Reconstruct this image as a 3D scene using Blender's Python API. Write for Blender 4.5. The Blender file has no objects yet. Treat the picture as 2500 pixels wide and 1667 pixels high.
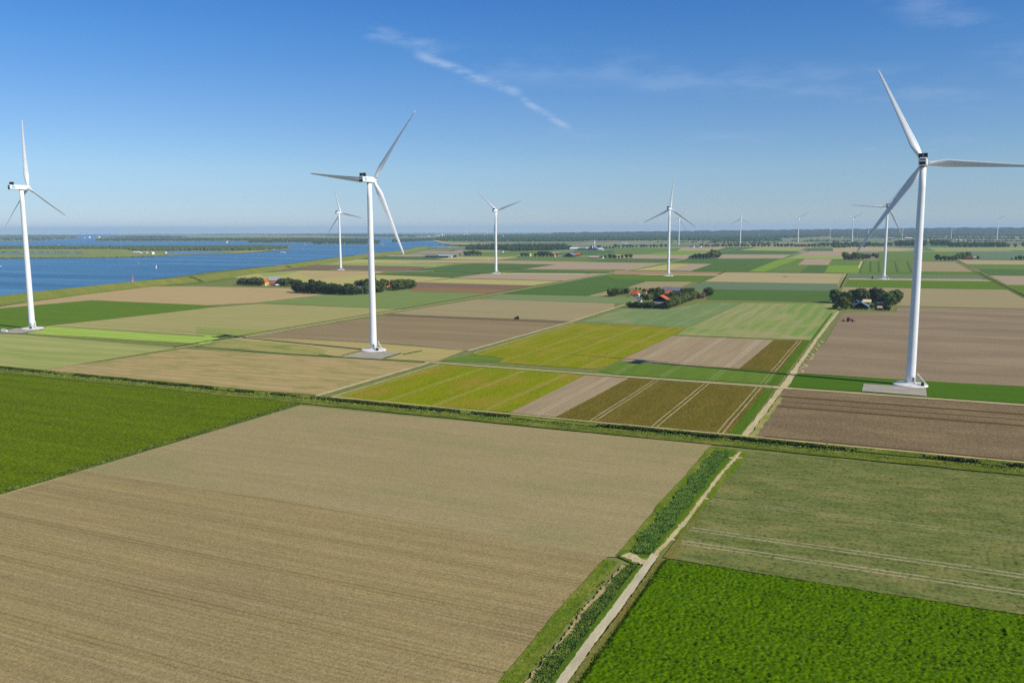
import bpy, math, random
import numpy as np
from mathutils import Vector, Matrix
random.seed(7); RNG = np.random.default_rng(11)
R = math.radians
SC = bpy.context.scene
COL = SC.collection

# ------------------------------------------------------------------ camera geometry
W0, H0 = 2500.0, 1667.0                 # measuring frame of the photograph
FPX, PITCH, ROLL = 2067.0, R(7.60), R(-0.20)
HCAM = 85.6
GRID = R(24.34)                         # the field grid's long axis lies this far right of the view
RE = 7.4e6                              # earth radius with refraction
SUN_AZ, SUN_EL = R(122.6) - GRID, R(36.6)
def rz(v, a):
    return Vector((v[0]*math.cos(a)-v[1]*math.sin(a), v[0]*math.sin(a)+v[1]*math.cos(a), v[2]))
_c, _s = math.cos(PITCH), math.sin(PITCH)
_f = Vector((0, _c, -_s)); _u = Vector((0, _s, _c)); _r = Vector((1, 0, 0))
_cr, _sr = math.cos(ROLL), math.sin(ROLL)
CR = rz(_cr*_r+_sr*_u, GRID); CU = rz(-_sr*_r+_cr*_u, GRID); CF = rz(_f, GRID)
def ray(x, y):
    return CF*FPX + CR*(x-W0/2) - CU*(y-H0/2)
def zc(x, y):
    return -(x*x+y*y)/(2*RE)
def at(x, y, z0=0.0):
    """where the sight line through photo point (x, y) meets the (curved) land, z0 above it"""
    d = ray(x, y); d = d/math.hypot(d.x, d.y)
    a = 1/(2*RE); h = HCAM-z0
    q = d.z*d.z-4*a*h
    t = (-d.z-math.sqrt(q))/(2*a) if (q > 0 and d.z < 0) else (max(-d.z, 0)/(2*a) if d.z < 0 else 36000.0)
    t = min(t, 36000.0)
    return Vector((d.x*t, d.y*t, zc(d.x*t, d.y*t)+z0))
def dist(p): return math.hypot(p.x, p.y)
def mpx(p): return (Vector(p)-Vector((0,0,HCAM))).length/FPX   # metres per photo pixel at p
def K(x0, y0, s, pts): return [(x0+px/s, y0+py/s) for px, py in pts]
S5 = 4.704
def A0(*p): return K(0, 540, S5, p)
def A1(*p): return K(500, 540, S5, p)
def A2(*p): return K(1000, 540, S5, p)
def A3(*p): return K(1500, 540, S5, p)
def A4(*p): return K(2000, 540, S5, p)
def G1(*p): return K(0, 850, 2.8, p)
def G2(*p): return K(700, 760, 3.36, p)
def G3(*p): return K(1350, 740, 3.36, p)
def G4(*p): return K(1800, 900, 3.36, p)
def G5(*p): return K(1200, 1050, 2.541, p)
def G6(*p): return K(1700, 1200, 2.94, p)
def G7(*p): return K(0, 1200, 2.94, p)

# ------------------------------------------------------------------ objects
def link(o, parent=None):
    COL.objects.link(o)
    if parent: o.parent = parent
    return o
def tag(o, label=None, cat=None, group=None, kind=None):
    if label: o['label'] = label
    if cat: o['category'] = cat
    if group: o['group'] = group
    if kind: o['kind'] = kind
    return o
def empty(name, loc, rotz=0.0, label=None, cat=None, group=None):
    o = bpy.data.objects.new(name, None); o.empty_display_size = .5
    o.location = loc; o.rotation_euler = (0, 0, rotz)
    return tag(link(o), label, cat, group)
def mesh_np(name, V, F, mats, parent=None, smooth=False, midx=None):
    """V (n,3), F list of index tuples or an (m,k) array"""
    me = bpy.data.meshes.new(name)
    V = np.asarray(V, np.float32)
    if isinstance(F, np.ndarray):
        m, k = F.shape
        me.vertices.add(len(V)); me.vertices.foreach_set('co', V.ravel())
        me.loops.add(m*k); me.loops.foreach_set('vertex_index', F.astype(np.int32).ravel())
        me.polygons.add(m); me.polygons.foreach_set('loop_start', np.arange(0, m*k, k, dtype=np.int32))
        me.polygons.foreach_set('loop_total', np.full(m, k, np.int32))
        me.update(calc_edges=True)
    else:
        me.from_pydata(V.tolist(), [], F); me.update()
    for mt in (mats if isinstance(mats, (list, tuple)) else [mats]): me.materials.append(mt)
    if smooth: me.polygons.foreach_set('use_smooth', np.ones(len(me.polygons), bool))
    if midx is not None: me.polygons.foreach_set('material_index', np.asarray(midx, np.int32))
    me.validate()
    return link(bpy.data.objects.new(name, me), parent)
class MB:
    """collects shapes into one mesh"""
    def __init__(s): s.v = []; s.f = []
    def add(s, v, f):
        n = len(s.v); s.v += [tuple(p) for p in v]; s.f += [tuple(i+n for i in q) for q in f]; return s
    def box(s, c, d, rot=0.0):
        x, y, z = d[0]/2, d[1]/2, d[2]/2
        v = [(-x,-y,-z),(x,-y,-z),(x,y,-z),(-x,y,-z),(-x,-y,z),(x,-y,z),(x,y,z),(-x,y,z)]
        v = [Vector(c)+rz(p, rot) for p in v]
        return s.add(v, [(0,3,2,1),(4,5,6,7),(0,1,5,4),(1,2,6,5),(2,3,7,6),(3,0,4,7)])
    def bevbox(s, c, d, b):
        """box whose long (Y) edges and ends are chamfered"""
        x, y, z = d[0]/2, d[1]/2, d[2]/2
        def ring(yy, k): return [(-x+b+k,yy,-z+k),(x-b-k,yy,-z+k),(x-k,yy,-z+b+k),(x-k,yy,z-b-k),(x-b-k,yy,z-k),(-x+b+k,yy,z-k),(-x+k,yy,z-b-k),(-x+k,yy,-z+b+k)]
        v = ring(-y, b*.5)+ring(-y+b*.6, 0)+ring(y-b*.6, 0)+ring(y, b*.5)
        f = [tuple(range(7,-1,-1)), tuple(range(24,32))]
        for r in range(3):
            for i in range(8): f.append((r*8+i, r*8+(i+1)%8, r*8+8+(i+1)%8, r*8+8+i))
        return s.add([Vector(c)+Vector(p) for p in v], f)
    def lathe(s, prof, n=24, org=(0,0,0), axis='z', cap=True):
        v = []; f = []
        for r, h in prof:
            for i in range(n):
                a = 2*math.pi*i/n; p = (r*math.cos(a), r*math.sin(a), h)
                if axis == 'y': p = (p[0], p[2], -p[1])
                v.append(Vector(org)+Vector(p))
        for k in range(len(prof)-1):
            for i in range(n): f.append((k*n+i, k*n+(i+1)%n, k*n+n+(i+1)%n, k*n+n+i))
        if cap: f.append(tuple(range(n-1,-1,-1))); f.append(tuple((len(prof)-1)*n+i for i in range(n)))
        return s.add(v, f)
    def tube(s, a, b, r, r2=None, n=8):
        a, b = Vector(a), Vector(b); r2 = r if r2 is None else r2
        w = (b-a).normalized(); q = w.to_track_quat('Z', 'Y'); v = []
        for p, rr in ((a, r), (b, r2)):
            for i in range(n):
                t = 2*math.pi*i/n; v.append(p+q@Vector((rr*math.cos(t), rr*math.sin(t), 0)))
        f = [(i, (i+1)%n, n+(i+1)%n, n+i) for i in range(n)]+[tuple(range(n-1,-1,-1)), tuple(range(n,2*n))]
        return s.add(v, f)
    def build(s, name, mat, parent=None, smooth=False):
        return mesh_np(name, s.v, s.f, mat, parent, smooth)
def copy_tree(o, parent=None):
    c = o.copy(); COL.objects.link(c); c.parent = parent
    for ch in [x for x in o.children]: copy_tree(ch, c)
    return c

# ------------------------------------------------------------------ materials
def lin(c):
    return tuple((v/255/12.92 if v/255 <= .04045 else ((v/255+.055)/1.055)**2.4) for v in c[:3])+(1.0,)
class NT:
    def __init__(s, name):
        s.m = bpy.data.materials.new(name); s.m.use_nodes = True
        s.t = s.m.node_tree; s.t.nodes.clear()
        s.out = s.n('ShaderNodeOutputMaterial')
    def n(s, kind, **kw):
        o = s.t.nodes.new(kind)
        for k, v in kw.items(): setattr(o, k, v)
        return o
    def l(s, a, b): s.t.links.new(a, b)
    def put(s, sock, v):
        if hasattr(v, 'is_output'): s.l(v, sock)
        elif v is not None: sock.default_value = v
    def math(s, op, a, b=None, c=None, clamp=False):
        o = s.n('ShaderNodeMath', operation=op, use_clamp=clamp)
        s.put(o.inputs[0], a)
        if b is not None: s.put(o.inputs[1], b)
        if c is not None: s.put(o.inputs[2], c)
        return o.outputs[0]
    def vec(s, x, y, z=0.0):
        o = s.n('ShaderNodeCombineXYZ'); s.put(o.inputs[0], x); s.put(o.inputs[1], y); s.put(o.inputs[2], z); return o.outputs[0]
    def noise(s, v, scale, detail=2.0, rough=.5):
        o = s.n('ShaderNodeTexNoise'); s.put(o.inputs['Vector'], v)
        o.inputs['Scale'].default_value = scale; o.inputs['Detail'].default_value = detail; o.inputs['Roughness'].default_value = rough
        return o.outputs['Fac']
    def ramp(s, v, lo, hi, a=0.0, b=1.0):
        o = s.n('ShaderNodeMapRange'); s.put(o.inputs['Value'], v)
        for i, q in zip((1,2,3,4), (lo, hi, a, b)): o.inputs[i].default_value = q
        return o.outputs[0]
    def mix(s, f, a, b, mode='MIX'):
        o = s.n('ShaderNodeMix', data_type='RGBA', blend_type=mode)
        s.put(o.inputs[0], f); s.put(o.inputs[6], a); s.put(o.inputs[7], b)
        return o.outputs[2]
    def bsdf(s, col, rough=.9, spec=.2, bump=None, metallic=0.0, **kw):
        b = s.n('ShaderNodeBsdfPrincipled')
        s.put(b.inputs['Base Color'], col); s.put(b.inputs['Roughness'], rough)
        b.inputs['Specular IOR Level'].default_value = spec; b.inputs['Metallic'].default_value = metallic
        for k, v in kw.items(): s.put(b.inputs[k], v)
        if bump is not None:
            h, st, d = bump
            q = s.n('ShaderNodeBump'); s.put(q.inputs['Height'], h); q.inputs['Strength'].default_value = st; q.inputs['Distance'].default_value = d
            s.l(q.outputs[0], b.inputs['Normal'])
        s.l(b.outputs[0], s.out.inputs[0]); return s.m
def plain(name, c, rough=.7, spec=.3, vary=.12, scale=.5, metallic=0.0, c2=None):
    t = NT(name); g = t.n('ShaderNodeTexCoord')
    n = t.noise(g.outputs['Object'], scale, 4)
    c2 = c2 or tuple(v*(1-vary*2) for v in c)
    col = t.mix(t.ramp(n, .35, .7), lin(c), lin(c2))
    return t.bsdf(col, rough, spec, metallic=metallic)
_fm = {}
def field_mat(name, c1, c2=None, axis='x', streak=(90, 5), grain=.18, gscale=1.2, rows=None, tram=None, bands=None, patch=None, bump=.15, c3=None, detail=3):
    """crop or soil: c1/c2 streaked along the working direction, fine grain, drill rows (period m, depth), tramlines
    (period m, offset m, gauge m, width m, colour, amount), bands (period m, colour, amount), patches (size m, colour, amount)"""
    t = NT(name)
    g = t.n('ShaderNodeNewGeometry'); sp = t.n('ShaderNodeSeparateXYZ'); t.l(g.outputs['Position'], sp.inputs[0])
    X, Y = sp.outputs[0], sp.outputs[1]
    al, ac = (X, Y) if axis == 'x' else (Y, X)
    c2 = c2 or tuple(v*.86 for v in c1)
    fx = lambda c: tuple(min(255, v*k) for v, k in zip(c, (1.02, 1.01, .84) if c[1] > c[0]*1.03 else (1.04, 1.03, .92)))
    c1, c2 = fx(c1), fx(c2); c3 = fx(c3) if c3 else None
    if patch: patch = (patch[0], fx(patch[1]), patch[2])
    if bands: bands = (bands[0], fx(bands[1]), bands[2])
    v = t.vec(t.math('MULTIPLY', al, 1/streak[0]), t.math('MULTIPLY', ac, 1/streak[1]))
    n1 = t.noise(v, 1.0, detail, .6)
    col = t.mix(t.ramp(n1, .34, .66), lin(c1), lin(c2))
    if patch:
        sz, pc, am = patch
        pn = t.noise(t.vec(t.math('MULTIPLY', al, .45/sz), t.math('MULTIPLY', ac, 1/sz)), 1.0, 4, .6)
        col = t.mix(t.ramp(pn, .48, .66, 0, am), col, lin(pc))
    if bands:
        pe, bc, am = bands
        wob = t.math('MULTIPLY', t.noise(t.vec(t.math('MULTIPLY', al, .01), t.math('MULTIPLY', ac, .35/pe)), 1.0, 2), 1.4)
        w = t.math('SINE', t.math('MULTIPLY', t.math('ADD', t.math('DIVIDE', ac, pe), wob), 6.2832))
        col = t.mix(t.ramp(w, -.2, .8, 0, am), col, lin(bc))
    h = None
    if rows:
        pe, am = rows
        w = t.math('SINE', t.math('MULTIPLY', ac, 6.2832/pe))
        gate = t.ramp(t.noise(t.vec(t.math('MULTIPLY', al, .02), t.math('MULTIPLY', ac, .12)), 1.0, 3), .3, .7)
        k = t.math('MULTIPLY', t.ramp(w, -.3, 1.0, 0, am), gate)
        col = t.mix(k, col, lin(tuple(v*.45 for v in c1)))
        h = w
    if tram:
        for pe, off, gauge, wd, tc, am in (tram if isinstance(tram, list) else [tram]):
            jit = t.math('MULTIPLY', t.math('SUBTRACT', t.noise(t.vec(t.math('MULTIPLY', al, .03), 0.0), 1.0, 2), .5), .9)
            ph = t.math('SUBTRACT', t.math('FLOORED_MODULO', t.math('ADD', t.math('ADD', ac, jit), -off+pe/2), pe), pe/2)
            dd = t.math('ABSOLUTE', t.math('SUBTRACT', t.math('ABSOLUTE', ph), gauge/2))
            wear = t.ramp(t.noise(t.vec(t.math('MULTIPLY', al, .12), t.math('MULTIPLY', ac, .8)), 1.0, 3), .3, .6, .35, 1)
            col = t.mix(t.math('MULTIPLY', t.ramp(dd, wd*.35, wd*.75, am, 0), wear), col, lin(tc))
    gn = t.noise(g.outputs['Position'], gscale, 4, .65)
    gk = t.ramp(gn, .25, .75, 1-grain*1.6, 1+grain*1.6)
    if c3: col = t.mix(t.ramp(gn, .5, .72), col, lin(c3))
    mm = t.n('ShaderNodeMix', data_type='RGBA', blend_type='MULTIPLY'); mm.inputs[0].default_value = 1
    t.l(col, mm.inputs[6]); t.l(t.vec(gk, gk, gk), mm.inputs[7])
    hh = gn if h is None else t.math('ADD', gn, t.math('MULTIPLY', h, .3))
    return t.bsdf(mm.outputs[2], 1.0, 0.0, (hh, .6, bump) if bump else None)

def draped(name, pts, mat, up, maxlen=500.0, kind='structure'):
    """a large flat area split finely enough to follow the earth's curve"""
    import bmesh
    bm = bmesh.new()
    vs = [bm.verts.new((p.x, p.y, 0)) for p in (at(x, y) for x, y in pts)]
    f = bm.faces.new(vs); f.normal_update()
    if f.normal.z < 0: f.normal_flip()
    bmesh.ops.triangulate(bm, faces=bm.faces[:])
    for _ in range(9):
        es = [e for e in bm.edges if e.calc_length() > maxlen]
        if not es or len(bm.faces) > 60000: break
        bmesh.ops.subdivide_edges(bm, edges=es, cuts=1); bmesh.ops.triangulate(bm, faces=[f for f in bm.faces if len(f.verts) > 3])
    for v in bm.verts: v.co.z = zc(v.co.x, v.co.y)+up
    me = bpy.data.meshes.new(name); bm.to_mesh(me); bm.free(); me.materials.append(mat)
    return tag(link(bpy.data.objects.new(name, me)), kind=kind)

# ------------------------------------------------------------------ flat land sheets
LAYER = {0: 0, 1: 0, 2: 0}
def layer(far):
    c = 0 if far < 1500 else (1 if far < 3000 else 2)
    LAYER[c] += 1
    return .10+LAYER[c]*(.004, .006, .010)[c]
def sheet(name, pts, mat, kind='structure', raise_=0.0, label=None, cat=None, world=False):
    """a field, path or verge: a sheet a few millimetres above the one laid before it, following the earth's curve"""
    P = [Vector((p[0], p[1], 0)) for p in pts] if world else [at(x, y) for x, y in pts]
    z = layer(max(dist(p) for p in P))+raise_
    V = [(p.x, p.y, zc(p.x, p.y)+z) for p in P]
    ar = sum(V[i][0]*V[(i+1) % len(V)][1]-V[(i+1) % len(V)][0]*V[i][1] for i in range(len(V)))
    if ar < 0: V.reverse()
    o = mesh_np(name, V, [tuple(range(len(V)))], mat)
    return tag(o, label, cat, kind=kind)
def path(name, pts, w, mat, **kw):
    """a strip of constant real width along the photo points; edges wander a little"""
    P = [at(x, y) for x, y in pts]
    return strip(name, P, w, mat, **kw)
def strip(name, P, w, mat, wob=.12, seg=6.0, kind='structure', raise_=0.0, off=0.0):
    Q = []
    for a, b in zip(P[:-1], P[1:]):
        n = max(1, min(200, int((b-a).length/seg)))
        Q += [a.lerp(b, i/n) for i in range(n)]
    Q.append(P[-1])
    z = layer(max(dist(p) for p in P))+raise_
    V = []; F = []
    for i, p in enumerate(Q):
        d = (Q[min(i+1, len(Q)-1)]-Q[max(i-1, 0)]); d.z = 0; d.normalize(); nn = Vector((-d.y, d.x, 0))
        l = w/2*(1+wob*random.uniform(-1, 1)); r = w/2*(1+wob*random.uniform(-1, 1))
        for q in (p+nn*(off+l), p+nn*(off-r)): V.append((q.x, q.y, zc(q.x, q.y)+z))
        if i: F.append((2*i-2, 2*i-1, 2*i+1, 2*i))
    return tag(mesh_np(name, V, F, mat), kind=kind)
# ------------------------------------------------------------------ world, sun, haze, camera
def build_world():
    w = bpy.data.worlds.new('World'); SC.world = w; w.use_nodes = True
    t = w.node_tree; t.nodes.clear()
    def n(k, **kw):
        o = t.nodes.new(k)
        for a, b in kw.items(): setattr(o, a, b)
        return o
    out = n('ShaderNodeOutputWorld'); bg = n('ShaderNodeBackground'); sky = n('ShaderNodeTexSky')
    sky.sky_type = 'NISHITA'; sky.sun_disc = False
    sky.sun_elevation = SUN_EL; sky.sun_rotation = SUN_AZ
    sky.altitude = SKY['alt']; sky.air_density = SKY['air']; sky.dust_density = SKY['dust']; sky.ozone_density = SKY['ozone']
    tc = n('ShaderNodeTexCoord'); D = tc.outputs['Generated']
    sz = n('ShaderNodeSeparateXYZ'); t.links.new(D, sz.inputs[0]); gr = n('ShaderNodeValToRGB'); t.links.new(sz.outputs[2], gr.inputs[0])
    el = gr.color_ramp.elements
    for i, (z, c) in enumerate(SKY['tint']):
        e = el[i] if i < 2 else el.new(z)
        e.position = z; e.color = c+(1,)
    tm = n('ShaderNodeMix', data_type='RGBA', blend_type='MULTIPLY'); tm.inputs[0].default_value = 1
    t.links.new(sky.outputs[0], tm.inputs[6]); t.links.new(gr.outputs[0], tm.inputs[7])
    t.links.new(tm.outputs[2], bg.inputs[0]); bg.inputs[1].default_value = SKY['strength']
    # thin high cirrus: bands on the sky sphere between two directions
    def m(op, a, b=None, clamp=False):
        o = n('ShaderNodeMath', operation=op, use_clamp=clamp)
        for i, q in enumerate((a, b)):
            if q is None: continue
            if hasattr(q, 'is_output'): t.links.new(q, o.inputs[i])
            else: o.inputs[i].default_value = q
        return o.outputs[0]
    def mr(v, a, b, c, d):
        o = n('ShaderNodeMapRange', interpolation_type='SMOOTHSTEP'); t.links.new(v, o.inputs[0])
        for i, q in zip((1,2,3,4), (a, b, c, d)): o.inputs[i].default_value = q
        return o.outputs[0]
    def dot(vec):
        o = n('ShaderNodeVectorMath', operation='DOT_PRODUCT'); t.links.new(D, o.inputs[0]); o.inputs[1].default_value = vec
        return o.outputs['Value']
    def noise(scale3, det=5, rough=.6):
        mp = n('ShaderNodeMapping'); t.links.new(D, mp.inputs[0]); mp.inputs[3].default_value = scale3
        o = n('ShaderNodeTexNoise'); t.links.new(mp.outputs[0], o.inputs[0]); o.inputs['Scale'].default_value = 1
        o.inputs['Detail'].default_value = det; o.inputs['Roughness'].default_value = rough
        return o.outputs['Fac']
    total = None
    for (x1, y1, x2, y2, wd, am, ns, lo, wav) in CIRRUS:
        a, b = ray(x1, y1).normalized(), ray(x2, y2).normalized()
        nn = a.cross(b).normalized(); along = (b-a).normalized()
        mid = (a+b)/2; L = (b-a).length
        u = m('DIVIDE', m('SUBTRACT', dot(along), along.dot(mid)), L/2)          # -1..1 along the band
        wv = m('MULTIPLY', m('SUBTRACT', noise((ns*.35, ns*.35, ns*.35), 3), .5), wav)
        v = m('DIVIDE', m('ABSOLUTE', m('ADD', dot(nn), wv)), wd)
        k = m('MULTIPLY', mr(v, 0.0, 1.0, 1, 0), mr(m('ABSOLUTE', u), .75, 1.08, 1, 0))
        k = m('MULTIPLY', k, mr(noise((ns*.8, ns*.8, ns*3.2)), lo, lo+.3, 0, am))
        total = k if total is None else m('ADD', total, k)
    total = m('MINIMUM', total, .6)
    cl = n('ShaderNodeBackground'); cl.inputs[0].default_value = (.62, .74, .90, 1); cl.inputs[1].default_value = 1.0
    mx = n('ShaderNodeMixShader'); t.links.new(total, mx.inputs[0]); t.links.new(bg.outputs[0], mx.inputs[1]); t.links.new(cl.outputs[0], mx.inputs[2])
    t.links.new(mx.outputs[0], out.inputs[0])
    w.cycles.sampling_method = 'MANUAL'; w.cycles.sample_map_resolution = 512
SKY = dict(alt=0, air=1.0, dust=0.0, ozone=3.0, strength=.12, tint=[(0.0, (.48,.61,.95)), (1.0, (.26,.56,1.0)), (.03, (.48,.61,.89)), (.066, (.53,.665,.875)), (.133, (.453,.637,.892)), (.198, (.325,.613,.935)), (.258, (.254,.561,.974))])
CIRRUS = [(880, 75, 1080, 125, .013, .20, 26, .38, .020), (1010, 130, 1275, 232, .0080, .36, 30, .34, .008), (1270, 240, 1395, 318, .0068, .34, 34, .34, .004),
          (1000, 150, 2500, 225, .030, .17, 9, .40, .02), (1500, 200, 2700, 270, .016, .13, 12, .42, .01),
          (2120, -60, 2620, 190, .03, .16, 12, .40, .02), (2100, 364, 2300, 366, .003, .16, 40, .42, .001), (1200, 325, 2500, 350, .010, .10, 14, .44, .006)]
def build_light():
    l = bpy.data.lights.new('sun', 'SUN'); l.energy = SUN_E; l.angle = R(.53); l.color = (1.0, .94, .83)
    o = link(bpy.data.objects.new('sun', l))
    d = Vector((math.sin(SUN_AZ)*math.cos(SUN_EL), math.cos(SUN_AZ)*math.cos(SUN_EL), math.sin(SUN_EL)))
    o.rotation_euler = d.to_track_quat('Z', 'Y').to_euler(); o.location = (0, 0, 300)
    c = bpy.data.cameras.new('camera'); c.sensor_width = 36; c.lens = FPX/W0*36; c.clip_start = .5; c.clip_end = 150000
    k = link(bpy.data.objects.new('camera', c))
    M = Matrix((CR, CU, -CF)).transposed().to_4x4(); M.translation = Vector((0, 0, HCAM)); k.matrix_world = M
    SC.camera = k
SUN_E = 5.0
def build_haze():
    lo = zc(RG, 0)-1.5; hi = 196.0; r = RG+500
    t = NT('haze'); v = t.n('ShaderNodeVolumePrincipled')
    v.inputs['Color'].default_value = HAZE['color']; v.inputs['Density'].default_value = HAZE['density']; v.inputs['Anisotropy'].default_value = HAZE['g']
    t.l(v.outputs[0], t.out.inputs['Volume'])
    b = MB().box((0, 0, (lo+hi)/2), (2*r, 2*r, hi-lo)).build('haze', t.m)
    tag(b, kind='stuff')
HAZE = dict(color=(.58, .77, .95, 1), density=4.6e-5, g=.0)
RG = 44000.0
def build_ground():
    """one sheet, rings following the earth's curve out to the horizon"""
    rad = [0]+[60*1.18**i for i in range(60)]; rad = [r for r in rad if r < RG]+[RG]
    n = 96; V = [(0, 0, 0)]; F = []
    for r in rad[1:]:
        for i in range(n):
            a = 2*math.pi*i/n; V.append((r*math.cos(a), r*math.sin(a), zc(r, 0)))
    for i in range(n): F.append((0, 1+i, 1+(i+1) % n))
    for k in range(len(rad)-2):
        for i in range(n): F.append((1+k*n+i, 1+(k+1)*n+i, 1+(k+1)*n+(i+1) % n, 1+k*n+(i+1) % n))
    t = NT('ground'); g = t.n('ShaderNodeNewGeometry'); sp = t.n('ShaderNodeSeparateXYZ'); t.l(g.outputs['Position'], sp.inputs[0])
    # parcels: random colour per rectangle of the field grid
    def parcel(sx, sy, seed):
        fx = t.math('FLOOR', t.math('MULTIPLY', sp.outputs[0], 1/sx)); fy = t.math('FLOOR', t.math('ADD', t.math('MULTIPLY', sp.outputs[1], 1/sy), t.math('MULTIPLY', fx, .37)))
        w = t.n('ShaderNodeTexWhiteNoise', noise_dimensions='3D'); t.l(t.vec(fx, fy, seed), w.inputs['Vector']); return w.outputs['Value']
    p = parcel(420, 150, 3.0)
    cr = t.n('ShaderNodeValToRGB'); cr.color_ramp.interpolation = 'CONSTANT'; t.l(p, cr.inputs[0])
    cols = [(112,128,84), (158,142,118), (84,112,66), (128,140,92), (150,138,112), (92,118,78), (140,146,96), (108,122,90)]
    cr.color_ramp.elements[0].color = lin(cols[0]); cr.color_ramp.elements[1].position = .125; cr.color_ramp.elements[1].color = lin(cols[1])
    for i, c in enumerate(cols[2:]): e = cr.color_ramp.elements.new((i+2)/8); e.color = lin(c)
    d = t.math('SQRT', t.math('ADD', t.math('POWER', sp.outputs[0], 2.0), t.math('POWER', sp.outputs[1], 2.0)))
    gn = t.noise(g.outputs['Position'], .25, 6, .6)
    grass = t.mix(t.ramp(gn, .35, .65), lin((104,118,58)), lin((132,132,78)))
    col = t.mix(t.ramp(d, 2400, 2600), grass, cr.outputs[0])
    return tag(mesh_np('ground', V, F, t.bsdf(col, 1, 0.0)), kind='structure')
def water_mat(name, c, rough=.12, bump=.06):
    t = NT(name); g = t.n('ShaderNodeNewGeometry')
    sp = t.n('ShaderNodeSeparateXYZ'); t.l(g.outputs['Position'], sp.inputs[0])
    st = t.noise(t.vec(t.math('MULTIPLY', sp.outputs[0], 1/900), t.math('MULTIPLY', sp.outputs[1], 1/110)), 1, 4, .6)
    col = t.mix(t.ramp(st, .4, .62), lin(c), lin(tuple(v*.9 for v in c)))
    h = t.noise(g.outputs['Position'], .12, 3, .6)
    return t.bsdf(col, t.ramp(st, .35, .65, rough, rough*1.6), .35, (h, .25, bump), IOR=1.33)
# ------------------------------------------------------------------ field materials
M = {}
def FM(k, *a, **kw): M[k] = field_mat(k, *a, **kw)
FM('stubble', (157,140,104), (144,128,94), streak=(160, 2.2), rows=(1.5, .26), bands=(7.5, (138,123,90), .3), tram=[(22.5, 139.0, 1.9, .32, (98,86,56), .5), (11.25, 133.0, .3, .7, (180,164,126), .22)], patch=(40, (132,116,94), .45), grain=.26, gscale=2.0, bump=.25)
FM('stubble_smooth', (156,141,110), (148,134,103), streak=(120, 3), patch=(26, (134,132,92), .5), grain=.20, gscale=1.8, rows=(2.4, .10), bump=.2)
FM('beet_left', (94,110,16), (82,99,14), streak=(120, 8), grain=.34, gscale=1.1, tram=(13.5, 331, 1.8, .5, (46,70,20), .5), c3=(104,126,22), bump=.5)
FM('beet_near', (84,140,12), (72,122,12), streak=(30, 10), grain=.32, gscale=1.6, c3=(100,158,18), bump=.25)
FM('potato_dry', (122,124,78), (92,104,58), streak=(9, 2.0), patch=(9, (148,136,92), .5), grain=.5, gscale=.8, c3=(66,86,42),
   tram=[(1000, 290, 2.1, .4, (172,160,120), .4), (1000, 262, 2.1, .5, (176,164,124), .65), (1000, 233.5, 2.2, .7, (182,168,130), .85), (1000, 222.2, 2.2, .7, (182,168,130), .85)], bump=.5)
FM('tan_striped', (178,154,120), (164,144,106), streak=(140, 2.4), bands=(9, (150,138,90), .55), patch=(12, (124,132,78), .75), rows=(3, .12), grain=.12)
FM('pasture_dry', (156,160,104), (142,150,98), streak=(120, 14), bands=(24, (166,162,112), .4), patch=(60, (132,150,88), .8), grain=.1)
FM('strip_crop', (186,202,136), (150,178,70), streak=(300, 2.2), bands=(8.5, (116,150,44), .9), grain=.12, detail=2)
FM('green_a', (98,124,44), (90,116,42), streak=(140, 12), bands=(14, (84,118,46), .35), grain=.12)
FM('green_b', (126,142,92), (116,134,88), streak=(150, 10), bands=(20, (108,128,80), .4), grain=.1)
FM('tan_a', (182,160,124), (168,146,114), streak=(180, 5), bands=(16, (160,140,104), .5), grain=.1)
FM('tan_green', (160,152,106), (152,146,102), streak=(160, 8), bands=(22, (146,148,96), .45), patch=(35, (170,154,114), .5), grain=.1)
FM('green_patch', (132,148,84), (150,150,98), streak=(120, 8), grain=.12)
FM('brown_a', (144,127,104), (134,118,95), streak=(240, 16), bands=(60, (128,114,88), .4), grain=.1, gscale=.8)
FM('brown_dark', (116,98,84), (106,90,76), streak=(160, 4), grain=.12)
FM('straw', (172,152,112), (154,144,98), streak=(120, 2.2), bands=(7, (184,166,118), .6), patch=(10, (138,142,84), .6), grain=.14)
FM('rough_grass', (140,142,80), (160,146,104), streak=(50, 8), patch=(12, (114,132,66), .9), grain=.18)
FM('tan_b', (158,145,116), (150,136,108), streak=(160, 10), bands=(28, (142,132,104), .4), grain=.1)
FM('green_grey', (112,132,96), (122,136,104), streak=(160, 4), bands=(12, (130,140,108), .4), grain=.1)
FM('green_dark', (78,106,58), (84,112,62), streak=(160, 12), grain=.1)
FM('green_dark_b', (86,112,70), (80,106,66), streak=(160, 12), grain=.1)
FM('green_mid', (106,128,70), (98,120,64), streak=(160, 12), grain=.1)
FM('green_bright', (122,152,62), (116,144,60), streak=(160, 12), grain=.1)
FM('green_light', (140,158,94), (150,158,104), streak=(160, 12), grain=.1)
FM('mustard', (126,134,18), (114,124,18), axis='y', streak=(60, 7), patch=(20, (142,122,48), .95), grain=.2, gscale=1.0, c3=(138,146,26), tram=(27.5, -229.2, 1.8, 1.2, (164,142,82), .8), bump=.4)
FM('mustard_b', (130,134,24), (116,124,20), axis='y', streak=(60, 7), patch=(16, (150,128,56), .75), grain=.18, gscale=1.0, c3=(142,146,32), tram=(27.5, -201.5, 1.8, 1.2, (164,142,82), .7), bump=.4)
FM('mauve', (162,144,122), (150,132,112), axis='y', streak=(90, 7), rows=(1.8, .18), bands=(14, (150,132,114), .4), tram=(28.2, -120, 2.2, .65, (198,182,146), .75), grain=.13)
FM('olive', (104,93,38), (95,86,36), axis='y', streak=(60, 5), patch=(14, (118,98,52), .6), tram=(28.2, -120.2, 2.3, .5, (202,186,146), .9), grain=.3, gscale=.9, c3=(112,106,40), bump=.4)
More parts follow.
